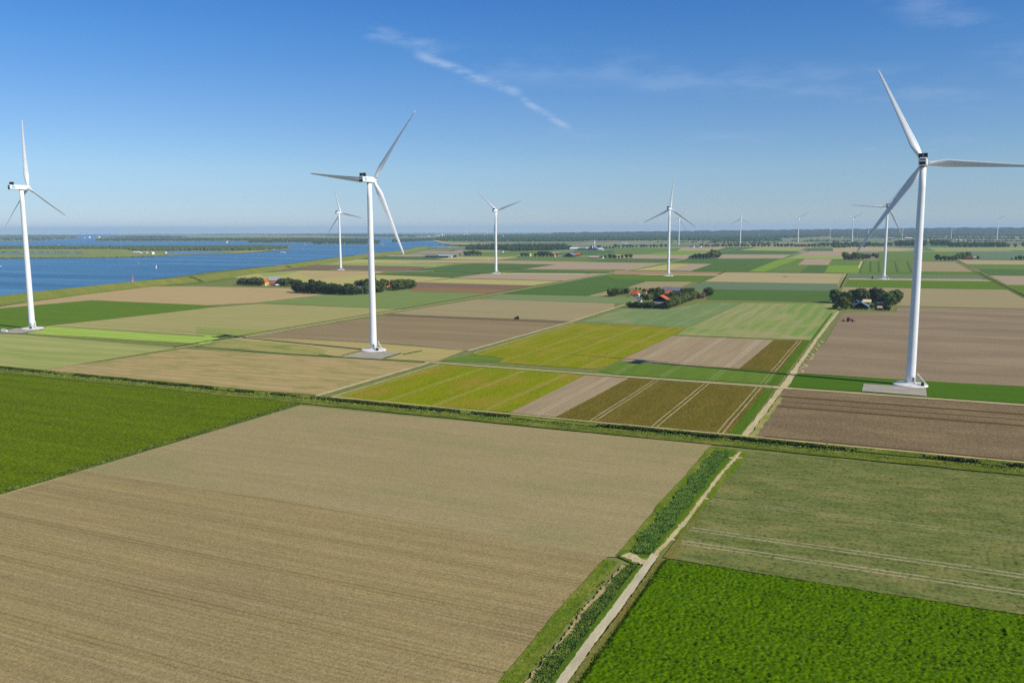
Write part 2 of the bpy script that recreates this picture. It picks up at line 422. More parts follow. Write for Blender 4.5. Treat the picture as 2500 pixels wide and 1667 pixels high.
FM('clover', (92,117,48), (100,124,52), streak=(160, 5), bands=(14, (104,138,66), .45), tram=None, grain=.12)
FM('clover_lines', (92,117,48), (100,124,52), axis='y', streak=(40, 6), tram=(28.2, -120, 2.2, .7, (150,156,104), .6), grain=.12)
FM('teal_crop', (108,132,94), (118,138,98), axis='y', streak=(120, 4), patch=(30, (144,142,104), .6), tram=(27.5, -201.5, 2.4, .9, (160,158,118), .55), grain=.1)
FM('sown', (112,142,78), (126,146,86), axis='y', streak=(130, 3), patch=(55, (164,148,118), .95), bands=(12, (150,148,104), .5), tram=(14, -120, 2.2, .8, (160,154,116), .5), grain=.12)
FM('brown_b', (144,127,110), (132,115,99), streak=(320, 12), bands=(75, (124,108,94), .4), patch=(45, (152,136,116), .6), grain=.14, gscale=.7, detail=5)
FM('sown_tan', (160,148,116), (128,144,88), axis='y', streak=(120, 2.2), bands=(13, (118,142,82), .55), tram=(14, -120, 2.2, .8, (172,158,126), .6), grain=.12)
FM('brown_c', (124,106,86), (112,96,78), streak=(160, 5), patch=(22, (140,122,96), .7), rows=(3, .15), grain=.24, gscale=1.1, c3=(134,116,94), bump=.4)
FM('brown_band', (92,76,48), (84,68,46), streak=(100, 2), grain=.2)
FM('turf', (76,110,30), (70,102,30), streak=(160, 6), patch=(50, (72,104,34), .7), grain=.14)
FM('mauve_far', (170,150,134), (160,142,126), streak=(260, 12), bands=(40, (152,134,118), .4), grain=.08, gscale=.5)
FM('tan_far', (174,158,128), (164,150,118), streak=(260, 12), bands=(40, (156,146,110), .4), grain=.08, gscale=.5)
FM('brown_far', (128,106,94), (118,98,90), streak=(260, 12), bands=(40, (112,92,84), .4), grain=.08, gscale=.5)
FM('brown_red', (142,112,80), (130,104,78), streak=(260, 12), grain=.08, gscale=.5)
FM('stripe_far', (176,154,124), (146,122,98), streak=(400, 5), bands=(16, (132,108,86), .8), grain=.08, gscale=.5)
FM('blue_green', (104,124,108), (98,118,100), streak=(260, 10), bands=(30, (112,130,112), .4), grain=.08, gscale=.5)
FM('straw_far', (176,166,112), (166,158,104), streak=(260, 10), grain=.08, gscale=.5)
FM('verge', (78,98,32), (104,112,46), streak=(16, 2), patch=(6, (138,134,76), .7), grain=.28, gscale=1.3, bump=.4)
FM('verge_y', (84,108,30), (108,122,44), axis='y', streak=(16, 2), patch=(6, (128,130,64), .6), grain=.28, gscale=1.3, bump=.4)
FM('verge_bright', (84,114,32), (76,102,32), axis='y', streak=(20, 2), grain=.2, gscale=1.2, bump=.3)
FM('dead_grass', (178,162,118), (158,142,98), axis='y', streak=(8, 1), grain=.3, gscale=2.2, bump=.4)
FM('olive_margin', (122,118,66), (104,108,58), axis='y', streak=(12, 3), patch=(7, (122,102,52), .7), grain=.3, gscale=1.5, bump=.4)
FM('gravel', (196,182,148), (180,166,134), streak=(14, 2), grain=.14, gscale=1.4, patch=(8, (160,150,112), .5))
FM('sand_track', (194,180,150), (178,164,134), axis='y', streak=(14, 1.0), grain=.16, gscale=1.4, patch=(5, (152,144,98), .55))
FM('concrete_road', (194,184,164), (180,170,150), axis='y', streak=(9, 1.2), grain=.13, gscale=2.4, patch=(5, (162,154,134), .6), rows=None)
FM('hardstand', (158,152,150), (148,142,140), streak=(10, 3), grain=.12, gscale=1.2, patch=(4, (176,170,160), .7))
FM('ditch_water', (30,36,30), (24,30,28), streak=(10, 2), grain=.2, bump=None)
FM('dike_slope', (116,126,64), (108,120,60), streak=(60, 6), patch=(30, (140,126,66), .8), grain=.16, gscale=.6)
FM('island_grass', (132,142,84), (122,134,74), streak=(200, 20), patch=(60, (148,146,96), .7), grain=.1, gscale=.3)

def fields():
    S = sheet
    EXT = 2900
    # far strips first, then nearer ones
    def F(k, *pts): return S('field', pts, M[k])
    # ---- far right
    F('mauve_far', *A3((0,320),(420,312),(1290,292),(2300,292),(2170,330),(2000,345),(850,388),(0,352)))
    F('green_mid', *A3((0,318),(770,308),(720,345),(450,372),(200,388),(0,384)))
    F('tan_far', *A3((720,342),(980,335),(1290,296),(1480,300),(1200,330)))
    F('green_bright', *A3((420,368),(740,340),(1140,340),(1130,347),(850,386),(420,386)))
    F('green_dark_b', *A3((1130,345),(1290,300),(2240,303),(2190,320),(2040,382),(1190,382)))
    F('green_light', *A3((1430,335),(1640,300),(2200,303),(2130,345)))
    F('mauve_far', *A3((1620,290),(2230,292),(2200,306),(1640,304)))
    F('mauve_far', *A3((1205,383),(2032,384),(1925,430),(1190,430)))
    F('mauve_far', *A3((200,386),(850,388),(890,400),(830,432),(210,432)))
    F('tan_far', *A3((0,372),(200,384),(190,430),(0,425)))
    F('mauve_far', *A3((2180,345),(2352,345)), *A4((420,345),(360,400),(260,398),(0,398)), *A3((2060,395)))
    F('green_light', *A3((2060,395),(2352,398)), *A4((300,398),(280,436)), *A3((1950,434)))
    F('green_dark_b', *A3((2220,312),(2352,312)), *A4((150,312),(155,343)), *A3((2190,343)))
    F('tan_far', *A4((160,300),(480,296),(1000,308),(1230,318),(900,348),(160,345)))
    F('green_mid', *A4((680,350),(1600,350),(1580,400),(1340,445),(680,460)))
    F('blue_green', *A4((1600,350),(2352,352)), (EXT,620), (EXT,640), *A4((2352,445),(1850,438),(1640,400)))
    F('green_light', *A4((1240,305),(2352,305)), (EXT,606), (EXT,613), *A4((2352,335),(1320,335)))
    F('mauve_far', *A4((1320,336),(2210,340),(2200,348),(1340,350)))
    # ---- middle right
    F('tan_far', *A4((1600,447),(2352,455)), (EXT,641), (EXT,651), *A4((2352,500),(1700,495)))
    F('green_mid', *A4((1700,497),(2352,501)), (EXT,650), (EXT,664), *A4((2352,560),(1820,550)))
    F('green_dark_b', *A4((1820,551),(2352,561)), (EXT,663), (EXT,683), *A4((2352,627),(1950,623)))
    F('mauve_far', *A4((1955,626),(2352,630)), (EXT,680), (EXT,704), *A4((2352,735),(2160,733)))
    F('green_a', *A4((2160,736),(2352,738)), (EXT,706), (EXT,790), *A4((2352,848)))
    F('tan_b', *A4((1170,466),(1590,466),(1850,582),(1150,582)))
    F('green_mid', *A4((500,462),(1075,468),(1060,580),(475,592)))
    F('green_a', *A4((475,590),(1060,578),(1870,584),(1885,614),(475,603)))
    F('blue_green', *A4((355,606),(1850,622),(1925,672),(330,660)))
    F('tan_far', *A4((330,661),(1925,674),(1990,692),(330,674)))
    F('green_a', *A4((335,676),(1990,695),(2165,785),(1150,770),(290,752)))
    F('tan_b', *A4((280,758),(1150,773),(2165,788)), *[(2540,741)], *[(2560,757)], *A4((2352,1003),(900,970),(240,830)))
    F('green_bright', *A4((140,455),(505,458),(470,594),(70,592)))
    F('green_mid', *A4((150,440),(510,446),(490,510),(120,512)))
    # ---- middle
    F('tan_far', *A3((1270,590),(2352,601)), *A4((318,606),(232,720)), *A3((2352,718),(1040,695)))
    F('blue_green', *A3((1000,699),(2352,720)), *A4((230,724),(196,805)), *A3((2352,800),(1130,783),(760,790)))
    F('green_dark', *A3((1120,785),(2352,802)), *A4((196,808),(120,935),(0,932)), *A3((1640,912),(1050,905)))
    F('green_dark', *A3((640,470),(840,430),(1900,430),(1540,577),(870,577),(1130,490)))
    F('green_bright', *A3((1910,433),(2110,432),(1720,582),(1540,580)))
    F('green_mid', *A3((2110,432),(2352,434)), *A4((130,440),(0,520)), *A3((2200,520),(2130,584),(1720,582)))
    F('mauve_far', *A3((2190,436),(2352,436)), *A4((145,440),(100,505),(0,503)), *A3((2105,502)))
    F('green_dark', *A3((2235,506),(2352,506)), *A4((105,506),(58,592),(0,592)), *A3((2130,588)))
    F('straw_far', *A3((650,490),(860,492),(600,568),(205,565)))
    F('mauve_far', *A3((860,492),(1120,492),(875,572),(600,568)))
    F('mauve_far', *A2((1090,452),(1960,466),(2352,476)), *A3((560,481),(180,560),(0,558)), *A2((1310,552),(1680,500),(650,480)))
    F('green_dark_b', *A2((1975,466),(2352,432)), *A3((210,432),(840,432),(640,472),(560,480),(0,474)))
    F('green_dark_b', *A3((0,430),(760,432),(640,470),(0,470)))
    F('stripe_far', *A3((0,568),(1250,588),(1160,628),(0,615)))
    F('green_a', *A3((0,622),(1160,631),(920,694),(0,668)), *A2((2260,622)))
    F('green_dark', *A2((1060,835),(1790,695),(2260,622)), *A3((0,664),(920,692),(370,690),(150,758)), *A2((2270,800),(2040,858)))
    F('tan_b', *A3((150,760),(370,692),(900,698),(730,775),(550,790)))
    F('tan_b', *A2((2040,860),(2270,806),(2300,870)))
    F('green_dark', *A2((690,485),(1660,500),(1310,550),(220,536)))
    F('green_dark_b', *A2((270,534),(1300,552),(830,604),(0,572)))
    F('green_dark_b', *A2((1300,556),(2310,580),(2200,610),(1030,598)))
    F('green_dark_b', *A1((1820,612),(2000,606),(2352,590)), *A2((820,605),(560,652),(0,632)), *A1((2352,630)))
    F('straw_far', *A1((300,640),(620,598),(1100,568),(2090,580),(1820,612),(2352,632)), *A2((480,652),(100,702),(0,735)), *A1((1900,760),(900,745)))
    F('tan_a', *A1((1080,600),(1500,580),(2060,590),(1800,620),(1300,665)))
    F('green_light', *A1((600,600),(1120,570),(900,620),(700,640)))
    F('brown_far', *A1((700,590),(1290,505),(2352,520)), *A2((270,535),(0,568)), *A1((1500,562),(1100,562)))
    F('green_light', *A1((1280,503),(1500,475),(2352,482)), *A2((0,482),(520,492),(260,530)), *A1((2352,520)))
    F('straw_far', *A1((1440,482),(1760,440),(2352,444)), *A2((0,462),(0,486)), *A1((1800,478)))
    F('tan_far', *A1((2080,446),(2352,446)), *A2((0,446),(1100,452),(650,482),(0,482)), *A1((2352,470)))
    F('green_dark_b', *A1((1880,420),(2352,402)), *A2((0,408),(520,410),(1240,420),(1000,445),(0,445)), *A1((2352,446),(1760,440)))
    F('mauve_far', *A1((2100,392),(2352,385)), *A2((160,385),(140,408),(0,408)), *A1((2100,405)))
    F('straw_far', *A2((520,408),(1220,412),(1240,420),(980,448),(300,440)))
    F('green_mid', *A2((980,448),(1240,420),(2352,410),(2352,432),(1975,466)))
    F('mauve_far', *A2((60,358),(420,335),(640,330),(560,358)))
    F('brown_far', *A2((180,340),(560,330),(500,348)))
    F('green_mid', *A2((640,360),(1640,340),(1600,395),(700,392)))
    F('tan_far', *A2((1600,360),(1880,338),(1890,345),(1650,366)))
    F('green_dark_b', *A2((1650,366),(1890,345),(2352,335),(2352,372),(1700,385)))
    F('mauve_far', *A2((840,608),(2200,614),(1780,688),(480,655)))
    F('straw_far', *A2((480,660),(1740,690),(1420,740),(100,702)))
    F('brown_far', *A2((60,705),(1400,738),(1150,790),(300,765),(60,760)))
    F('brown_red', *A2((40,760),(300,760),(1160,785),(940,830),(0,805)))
    # ---- behind the first row of turbines
    F('tan_a', (-300,790), *A0((0,985),(400,925),(1000,842),(1760,750),(2352,750)), *A1((0,752),(980,772),(1030,822),(1400,840),(600,938),(0,968)), *A0((2352,965),(1050,908),(0,1002)), (-300,800))
    F('green_b', *A1((620,938),(1350,846),(1900,822),(2352,796)), *A2((0,808),(930,834),(0,1000)), *A1((2230,1008)))
    F('tan_green', *A0((560,1203),(1300,1122),(2352,1002)), *A1((0,1000),(630,950),(2230,1012),(2290,1015),(480,1322),(220,1320)), *A0((2352,1320)))
    F('green_patch', *A1((-100,1212),(760,1250),(470,1318),(200,1318),(-100,1296)))
    F('green_a', (-300,800), *A0((0,1006),(1050,912),(2352,966)), *A1((0,970),(160,972),(0,994)), *A0((2352,1001),(1300,1120),(400,1208),(0,1250)), (-300,838))
    F('strip_crop', *A0((560,1206),(2352,1330)), *A1((0,1308),(210,1320)), *A1((0,1420)), *A0((2352,1416),(350,1292),(300,1275)))
    F('pasture_dry', (-320,800), (53,818), (442,850), (82,907), (0,903), (-320,884))
    F('tan_b', *A2((0,1024),(780,896),(2352,945)), *A2((2352,1010),(1850,1153),(1500,1133),(0,1078)), *A1((2140,1060)))
    F('green_grey', *A2((800,896),(1060,840),(2040,862),(2352,876)), *A3((270,886),(200,950),(0,945)), *A2((2352,942)))
    F('brown_a', (612,822), (700,808), (953,768.5), (1386,787.5), (1140,857), (1000,842), (800,831), (700,826))
    F('brown_dark', (950,767.5), (1390,786), (1374,790), (935,771))
    F('straw', (482,849), (570,827), (614,822.5), (700,827), (908,838), (1135,856), (1066,883), (700,862.5))
    F('rough_grass', (486,848.5), (560,829), (620,833), (760,845), (800,856), (790,866), (600,855))
    F('teal_crop', (1418,786), (1517,753.5), (1633,755), (1702,741), (1814,740), (1677,799.5))
    F('sown', (1815,740), (2030,742), (2045,757), (1988,830.5), (1652,818), (1680,800))
    F('sown_tan', (1815,741), (1930,742), (1900,762), (1850,790), (1752,806), (1680,800))
    F('mustard_b', (1402,789.5), (1676,801), (1641,819.5), (1508,882), (1459,902), (1350,895), (1218,886), (1232,875), (1150,865.5))
    F('clover', (1149,868), (1232,877), (1216,885), (1078,881))
    F('mauve', (1642,820), (1889,830.5), (1805,900), (1558,885), (1512,881))
    F('olive', (1889,831), (1970,832.5), (1909,909), (1805,900.5))
    F('clover_lines', (1509,884), (1558,887), (1805,902), (1910,911), (1915,912), (1898,938), (1856,937), (1499,914), (1461,906))
    F('brown_b', (2056,764), *A4((880,1050),(890,990),(2352,1008)), (EXT,768), (EXT,974), *G4((2352,148)), (2260,931), (1949,911), (1943,908), (2014,838))
    F('turf', *G4((500,42),(1380,92),(2352,152)), (EXT,980), (EXT,1028), *G4((2352,284),(1560,232),(1020,190),(410,152)))
    F('tan_striped', (80,908), (450,852), (700,867.5), (1040,886), (775,965))
    F('mustard', (1071,891), (1250,902), (1427,917), (1349,956), (1244,1007), (1000,987), (808,970))
    F('mauve', (1428,917), (1535,924), (1356,1019), (1245,1008))
    F('olive', (1536,924), (1872,948), (1780,1060), (1740,1056), (1357,1019))
    F('brown_c', *G4((382,168),(2352,312)), (EXT,1029), (EXT,1182), *G4((2352,782),(110,566)))
    yb = lambda y0, y1, x0, x1: S('field', [(x0, y0), (x1, y0), (x1, y1), (x0, y1)], M['brown_band'], world=True)
    yb(441.5, 445.2, -50, 140); yb(429.4, 431.4, -50, 140); yb(415.8, 419.3, -49.5, 140); yb(351.2, 354.6, -46, 140)
    # ---- near fields
    F('beet_left', (-700,860), (0,912), (700,977), (724,982), (0,1202), (-700,1410))
    F('stubble_smooth', (733,991), (1737,1087), (1531,1361), (1483,1361), (1200,1313.5), (680,1222), (192,1152))
    F('stubble', (-900,1478), (0,1207.3), (192,1152.2), (680,1222.1), (1200,1313.6), (1483,1361.2), (1470,1371), (1238,1667), (1090,1880), (-900,1880))
    F('potato_dry', (1808,1110), (1839,1103), (2500,1164), (3100,1222), (3100,1624), (2500,1503), (2091,1440), (1700,1376), (1618,1362))
    F('olive_margin', (1808,1110), (1814,1118), (1770,1172), (1722,1232), (1700,1280), (1668,1310), (1655,1355), (1640,1367), (1618,1362))
    # verges along the parcel edges
    path('verge', [(-400,1334), (0,1206), (350,1099), (728,986)], 4.0, M['verge_bright'])
    path('verge', [(-400,1339), (0,1211), (150,1167)], 1.2, M['dead_grass'])
    # east of the long ditch: green strip, lane, headland
    S('verge', [(-60.0, 352), (-55.0, 352), (-55.4, 462), (-60.0, 462)], M['verge_bright'], world=True)
    S('verge', [(-60.4, 476), (-55.4, 476), (-56.0, 676), (-61.0, 676)], M['verge_bright'], world=True)
    S('verge', [(-56.6, 678), (-54.6, 678), (-55, 905), (-57, 905)], M['verge_bright'], world=True)

def lanes():
    g = M['gravel']
    st = lambda pts, w, m, **k: strip('path', [Vector((x, y, 0)) for x, y in pts], w, m, **k)
    st([(-273, 469.5), (-200, 468.6), (-120, 467.8), (-52, 467.8), (20, 467), (180, 466)], 3.0, g)            # service lane past the turbines
    path('path', [(771,968), (1045,887)], 3.0, M['sand_track'])
    path('path', [(805,971.5), (1072,890)], 1.3, M['sand_track'])
    path('path', [(1142,857.5), (1393,786.5), (1535,741), (1560,733)], 2.8, M['sand_track'])
    path('path', [(1155,863.5), (1401,789.5)], 1.0, M['gravel'])
    path('path', [(1038,884.5), (1064,886)], 2.6, M['concrete_road']); path('path', [(1074,887.5), (1100,889)], 2.6, M['concrete_road'])
    path('path', [(430,851), (606,823), (1000,755), (1202,719.6), (1378,689), (1500,666), (1540,659), (1676,632)], 3.0, M['sand_track'])
    path('verge', [(425,847), (600,818), (995,752), (1195,717.5), (1372,687)], 3.0, M['verge'])
    path('path', [(79,909), (430,851)], 1.0, M['rough_grass'])
    path('path', [(1401,787.5), (1676,800.5)], 1.8, g); path('path', [(1651,819), (1988,831.5)], 1.8, M['rough_grass'])
    st([(-53.3, 351), (-52.6, 462)], 2.8, M['sand_track'], wob=.25); st([(-50.3, 351), (-49.6, 440)], 2.4, M['rough_grass'], wob=.5)
    st([(-52.5, 462), (-52.3, 530), (-52.8, 690), (-51.5, 925)], 2.7, M['sand_track'], wob=.22)
    for i in range(7):                                                                                       # worn turning marks beside the lane
        y = 520+i*24+random.uniform(-6, 6)
        st([(-50.4, y), (-48.4+random.uniform(0, 1.5), y+4), (-48.0+random.uniform(0, 1.5), y+9), (-50.2, y+15)], 1.3, M['sand_track'], wob=.5, seg=1.5)
    st([(-51.5, 470), (-52.3, 530)], 3.6, g, wob=.2); st([(-57, 467.6), (-47, 467.4)], 5.2, g, wob=.3)
    path('path', [(2045,700), (2058,672), (2073,660)], 2.4, M['rough_grass']); path('path', [(2052,702), (2069,668)], 1.4, M['ditch_water'])
    path('path', [(2104,638), (2096,655)], 4.5, g); path('ditch', [(2108,640), (2098,667)], 3.0, M['green_dark'])
    path('ditch', [(2338,637), (2394,668), (2500,722), (2620,782)], 1.3, M['ditch_water']); path('verge', [(2334,639), (2388,668.5), (2494,723), (2610,783)], 3.4, M['verge'])
    # south of the cross ditch: concrete lane, ditch banks
    # measured from the photo
    path('verge', [(1756,1094), (1536,1361), (1548,1366), (1572,1362), (1806,1106)], 7.5, M['verge_y'])
    path('verge', [(1790,1100), (1570,1362)], 3.2, M['verge_bright'])
    path('verge', [(1490,1372), (1400,1475), (1285,1620), (1200,1730)], 4.2, M['verge_y'])
    path('path', [(1526,1384), (1500,1415), (1440,1480), (1390,1550), (1310,1647), (1250,1725)], 1.5, M['dead_grass'], wob=.5, seg=1.0)
    path('verge', [(1541,1386), (1440,1515), (1318,1667), (1262,1740)], 2.6, M['verge_y'])
    path('verge', [(1562,1385), (1460,1515), (1355,1660), (1300,1735)], 2.8, M['verge_bright'])
    path('road', [(1600,1355), (1588,1372), (1511,1480), (1440,1572), (1373,1667), (1315,1745)], 2.1, M['concrete_road'], wob=.12, seg=1.0)
    path('path', [(1614,1364), (1530,1486), (1460,1578), (1398,1667), (1345,1745)], 1.3, M['olive_margin'], wob=.35, seg=1.5)
    path('path', [(1525,1356), (1550,1366), (1575,1378)], 3.2, M['sand_track'], wob=.4, seg=1.2)
    for a, b in (((1780,1120), (1812,1120)), ((1716,1217), (1728,1221)), ((1655,1285), (1672,1287)), ((1628,1319), (1648,1321))):
        path('path', [a, b], 1.6, M['sand_track'], wob=.5, seg=1)
    path('path', [(1806,1106), (1780,1137), (1755,1165), (1716,1218), (1665,1286), (1632,1322), (1600,1358)], 1.2, M['sand_track'], wob=.35, seg=2)
    # cross ditch Y 331..351
    xs = [(-760+i*20) for i in range(47)]
    st([(x, 350.6) for x in xs if x > -275], 1.5, g, wob=.25)
    st([(x, 347.8) for x in xs], 4.0, M['verge']); st([(x, 341.5) for x in xs], 9.0, M['verge']); st([(x, 334.2) for x in xs], 5.6, M['verge'])
    st([(x, 342.0) for x in xs], 1.6, M['ditch_water'])
    path('verge', [(480,846), (700,864), (1040,884)], 3.2, M['green_b']); path('verge', [(780,866), (810,871)], 3, M['turf'])
    S = sheet
    S('hardstand', [(2108.7,938.5), (2103.6,956.5), (2180,962.5), (2262.8,969), (2260,947.6)], M['hardstand'])
    S('hardstand', [(881,862), (835,872), (928,878), (978,864), (960,861), (935,858)], M['hardstand'])
    S('hardstand', [(0,812.5), (40,802), (112,799.5), (106,806), (52,815), (0,814)], M['hardstand'])
    path('path', [(980,863), (935,877)], 2.0, M['turf']); path('path', [(836,869), (882,857)], 1.4, M['turf']); path('path', [(985,866), (1030,857)], 2.0, M['turf'])
    S('path', [(822,660), (800,659), (1060,663), (1060,662)], M['gravel']); S('path', [(1190,669.5), (1490,670.5), (1480,668.5), (1215,667)], M['gravel'])
    S('path', [(1560,672), (1760,673.5), (1780,671.8), (1560,670.8)], M['gravel']); S('path', [(2072,682.3), (2400,684), (2395,682.5), (2072,680.5)], M['gravel'])
    path('path', [(1035,655), (1148,643), (1300,618)], 5, M['straw_far']); path('path', [(1490,668), (1676,631), (1800,607)], 5, M['green_light'])
    path('path', [(1704,690), (1770,664), (1915,631), (2010,604)], 6, M['verge']); path('ditch', [(1495,661), (1765,664), (2068,668)], 4, M['ditch_water'])
    for x in (2126, 2145, 2185, 2215): path('ditch', [(x,639), (x+(x-2130)*.13,664)], 4, M['green_dark'])
    path('ditch', [(1855,631.5), (2000,632.5), (2110,634)], 5, M['green_dark']); path('ditch', [(2110,638), (2338,638)], 5, M['green_dark'])
    path('ditch', [(0,905), (60,910)], 1, M['ditch_water'])
# ------------------------------------------------------------------ things: materials
def MATS():
    M['white'] = plain('white_paint', (232,234,234), .45, .4, .02, .15)
    M['offwhite'] = plain('off_white', (222,220,210), .7, .3, .05)
    M['concrete'] = plain('pale_concrete', (226,222,212), .85, .2, .05, .4)
    M['black'] = plain('black_metal', (26,32,44), .5, .4, .1)
    M['dark'] = plain('dark_metal', (52,60,68), .6, .3, .1)
    M['grey'] = plain('grey_panel', (150,156,160), .6, .3, .08)
    M['emblem'] = plain('emblem_teal', (120,180,190), .5, .3, .05)
    M['emblem_in'] = plain('emblem_blue', (160,198,216), .5, .3, .05)
    M['orange_tile'] = plain('orange_tile', (202,108,62), .85, .2, .12, 1.2)
    M['red_tile'] = plain('red_tile', (206,84,46), .85, .2, .12, 1.2)
    M['brown_tile'] = plain('brown_tile', (128,66,54), .85, .2, .12, 1.2)
    M['grey_roof'] = plain('grey_roof', (124,124,132), .8, .2, .1, .4)
    M['blue_roof'] = plain('blue_roof', (104,140,164), .6, .3, .1, .4)
    M['pale_roof'] = plain('pale_roof', (176,190,200), .7, .3, .06, .3)
    M['dark_wall'] = plain('dark_boards', (44,54,70), .8, .2, .15, .6)
    M['navy'] = plain('navy_cladding', (40,72,104), .7, .3, .12, .4)
    M['cream'] = plain('cream_render', (236,214,160), .85, .2, .05)
    M['yellow'] = plain('yellow_render', (236,206,120), .85, .2, .06)
    M['brick'] = plain('red_brick', (150,84,66), .9, .2, .12, 1.0)
    M['whitewall'] = plain('whitewash', (240,240,236), .85, .2, .03)
    M['glass'] = plain('window_glass', (34,42,52), .15, .5, .1)
    M['red_paint'] = plain('red_paint', (170,30,44), .4, .4, .06)
    M['blue_paint'] = plain('dark_blue_paint', (46,54,80), .4, .4, .06)
    M['tyre'] = plain('tyre', (26,26,28), .9, .2, .1)
    M['red_sail'] = plain('red_sail', (206,92,70), .9, .1, .06)
    M['hull'] = plain('hull_white', (240,240,238), .4, .4, .02)
    M['bark'] = plain('bark', (92,82,70), .95, .1, .15, 2)
    M['pink'] = plain('pink_panel', (200,164,156), .8, .2, .06)
    def leaf(name, a, b, ob=.35):
        t = NT(name); oi = t.n('ShaderNodeObjectInfo'); g = t.n('ShaderNodeTexCoord')
        n = t.noise(g.outputs['Object'], ob, 3)
        c = t.mix(t.ramp(n, .35, .65), lin(a), lin(b))
        h = t.n('ShaderNodeHueSaturation'); t.l(c, h.inputs['Color']); t.l(t.ramp(oi.outputs['Random'], 0, 1, .478, .515), h.inputs['Hue']); t.l(t.ramp(oi.outputs['Random'], 0, 1, .75, 1.3), h.inputs['Value'])
        M[name] = t.bsdf(h.outputs[0], .9, .0 if name in ('beet', 'reed', 'reed_blue', 'reed_dark', 'grass_tuft', 'leaf_far') else .08)
    leaf('leaf', (62,80,38), (90,102,52)); leaf('leaf_pale', (82,98,46), (106,116,60)); leaf('leaf_dark', (44,58,34), (64,76,42)); leaf('leaf_red', (104,78,72), (120,92,80))
    leaf('leaf_far', (38,56,38), (58,76,44), .02)
    leaf('reed', (78,102,40), (120,134,60), .3); leaf('reed_dark', (46,60,28), (84,96,46), .12); leaf('reed_blue', (80,114,48), (116,138,62), .4); leaf('grass_tuft', (96,126,36), (140,140,70), .3); leaf('beet', (52,82,3), (86,110,5), 1.6)
    leaf('potato', (92,102,56), (140,138,88), .2)

# ------------------------------------------------------------------ wind turbines
def blade_mesh(Rb):
    n = 22; m = 16; V = []; F = []
    for i in range(n+1):
        t = i/n; r = 1.0+(Rb-1.0)*t
        k = r/Rb
        if k < .035: ch, th, tw = 2.3, 1.0, 16
        else:
            up = min(1, (k-.035)/.17); up = up*up*(3-2*up)
            full = 4.2*(1-.80*((k-.2)/.8)**.85) if k > .2 else 4.2
            ch = 2.3+(full-2.3)*up if k < .205 else full
            if k > .97: ch *= max(.25, math.sqrt(max(0, 1-((k-.97)/.031)**2)))
            th = 1.0+(.24-1.0)*up if k < .205 else .24-.1*(k-.2)
            tw = 16*(1-min(1, k/.9))**1.3+7
        for j in range(m):
            a = 2*math.pi*j/m; x = math.cos(a)*.5; y = math.sin(a)*.5*th
            if th < .9:                                   # teardrop: thin trailing edge
                x2 = x-.12*(1-th); y *= (.55+.45*(-2*x if x < 0 else -x*1.6)) if x > 0 else 1.0
                x = x2+.0
            x *= ch; y *= ch
            ca, sa = math.cos(R(tw)), math.sin(R(tw))
            V.append((x*ca-y*sa, (x*sa+y*ca)+2.2*k*k, r))
    for i in range(n):
        for j in range(m): F.append((i*m+j, i*m+(j+1) % m, i*m+m+(j+1) % m, i*m+m+j))
    F += [tuple(range(m-1, -1, -1)), tuple(n*m+j for j in range(m))]
    return V, F
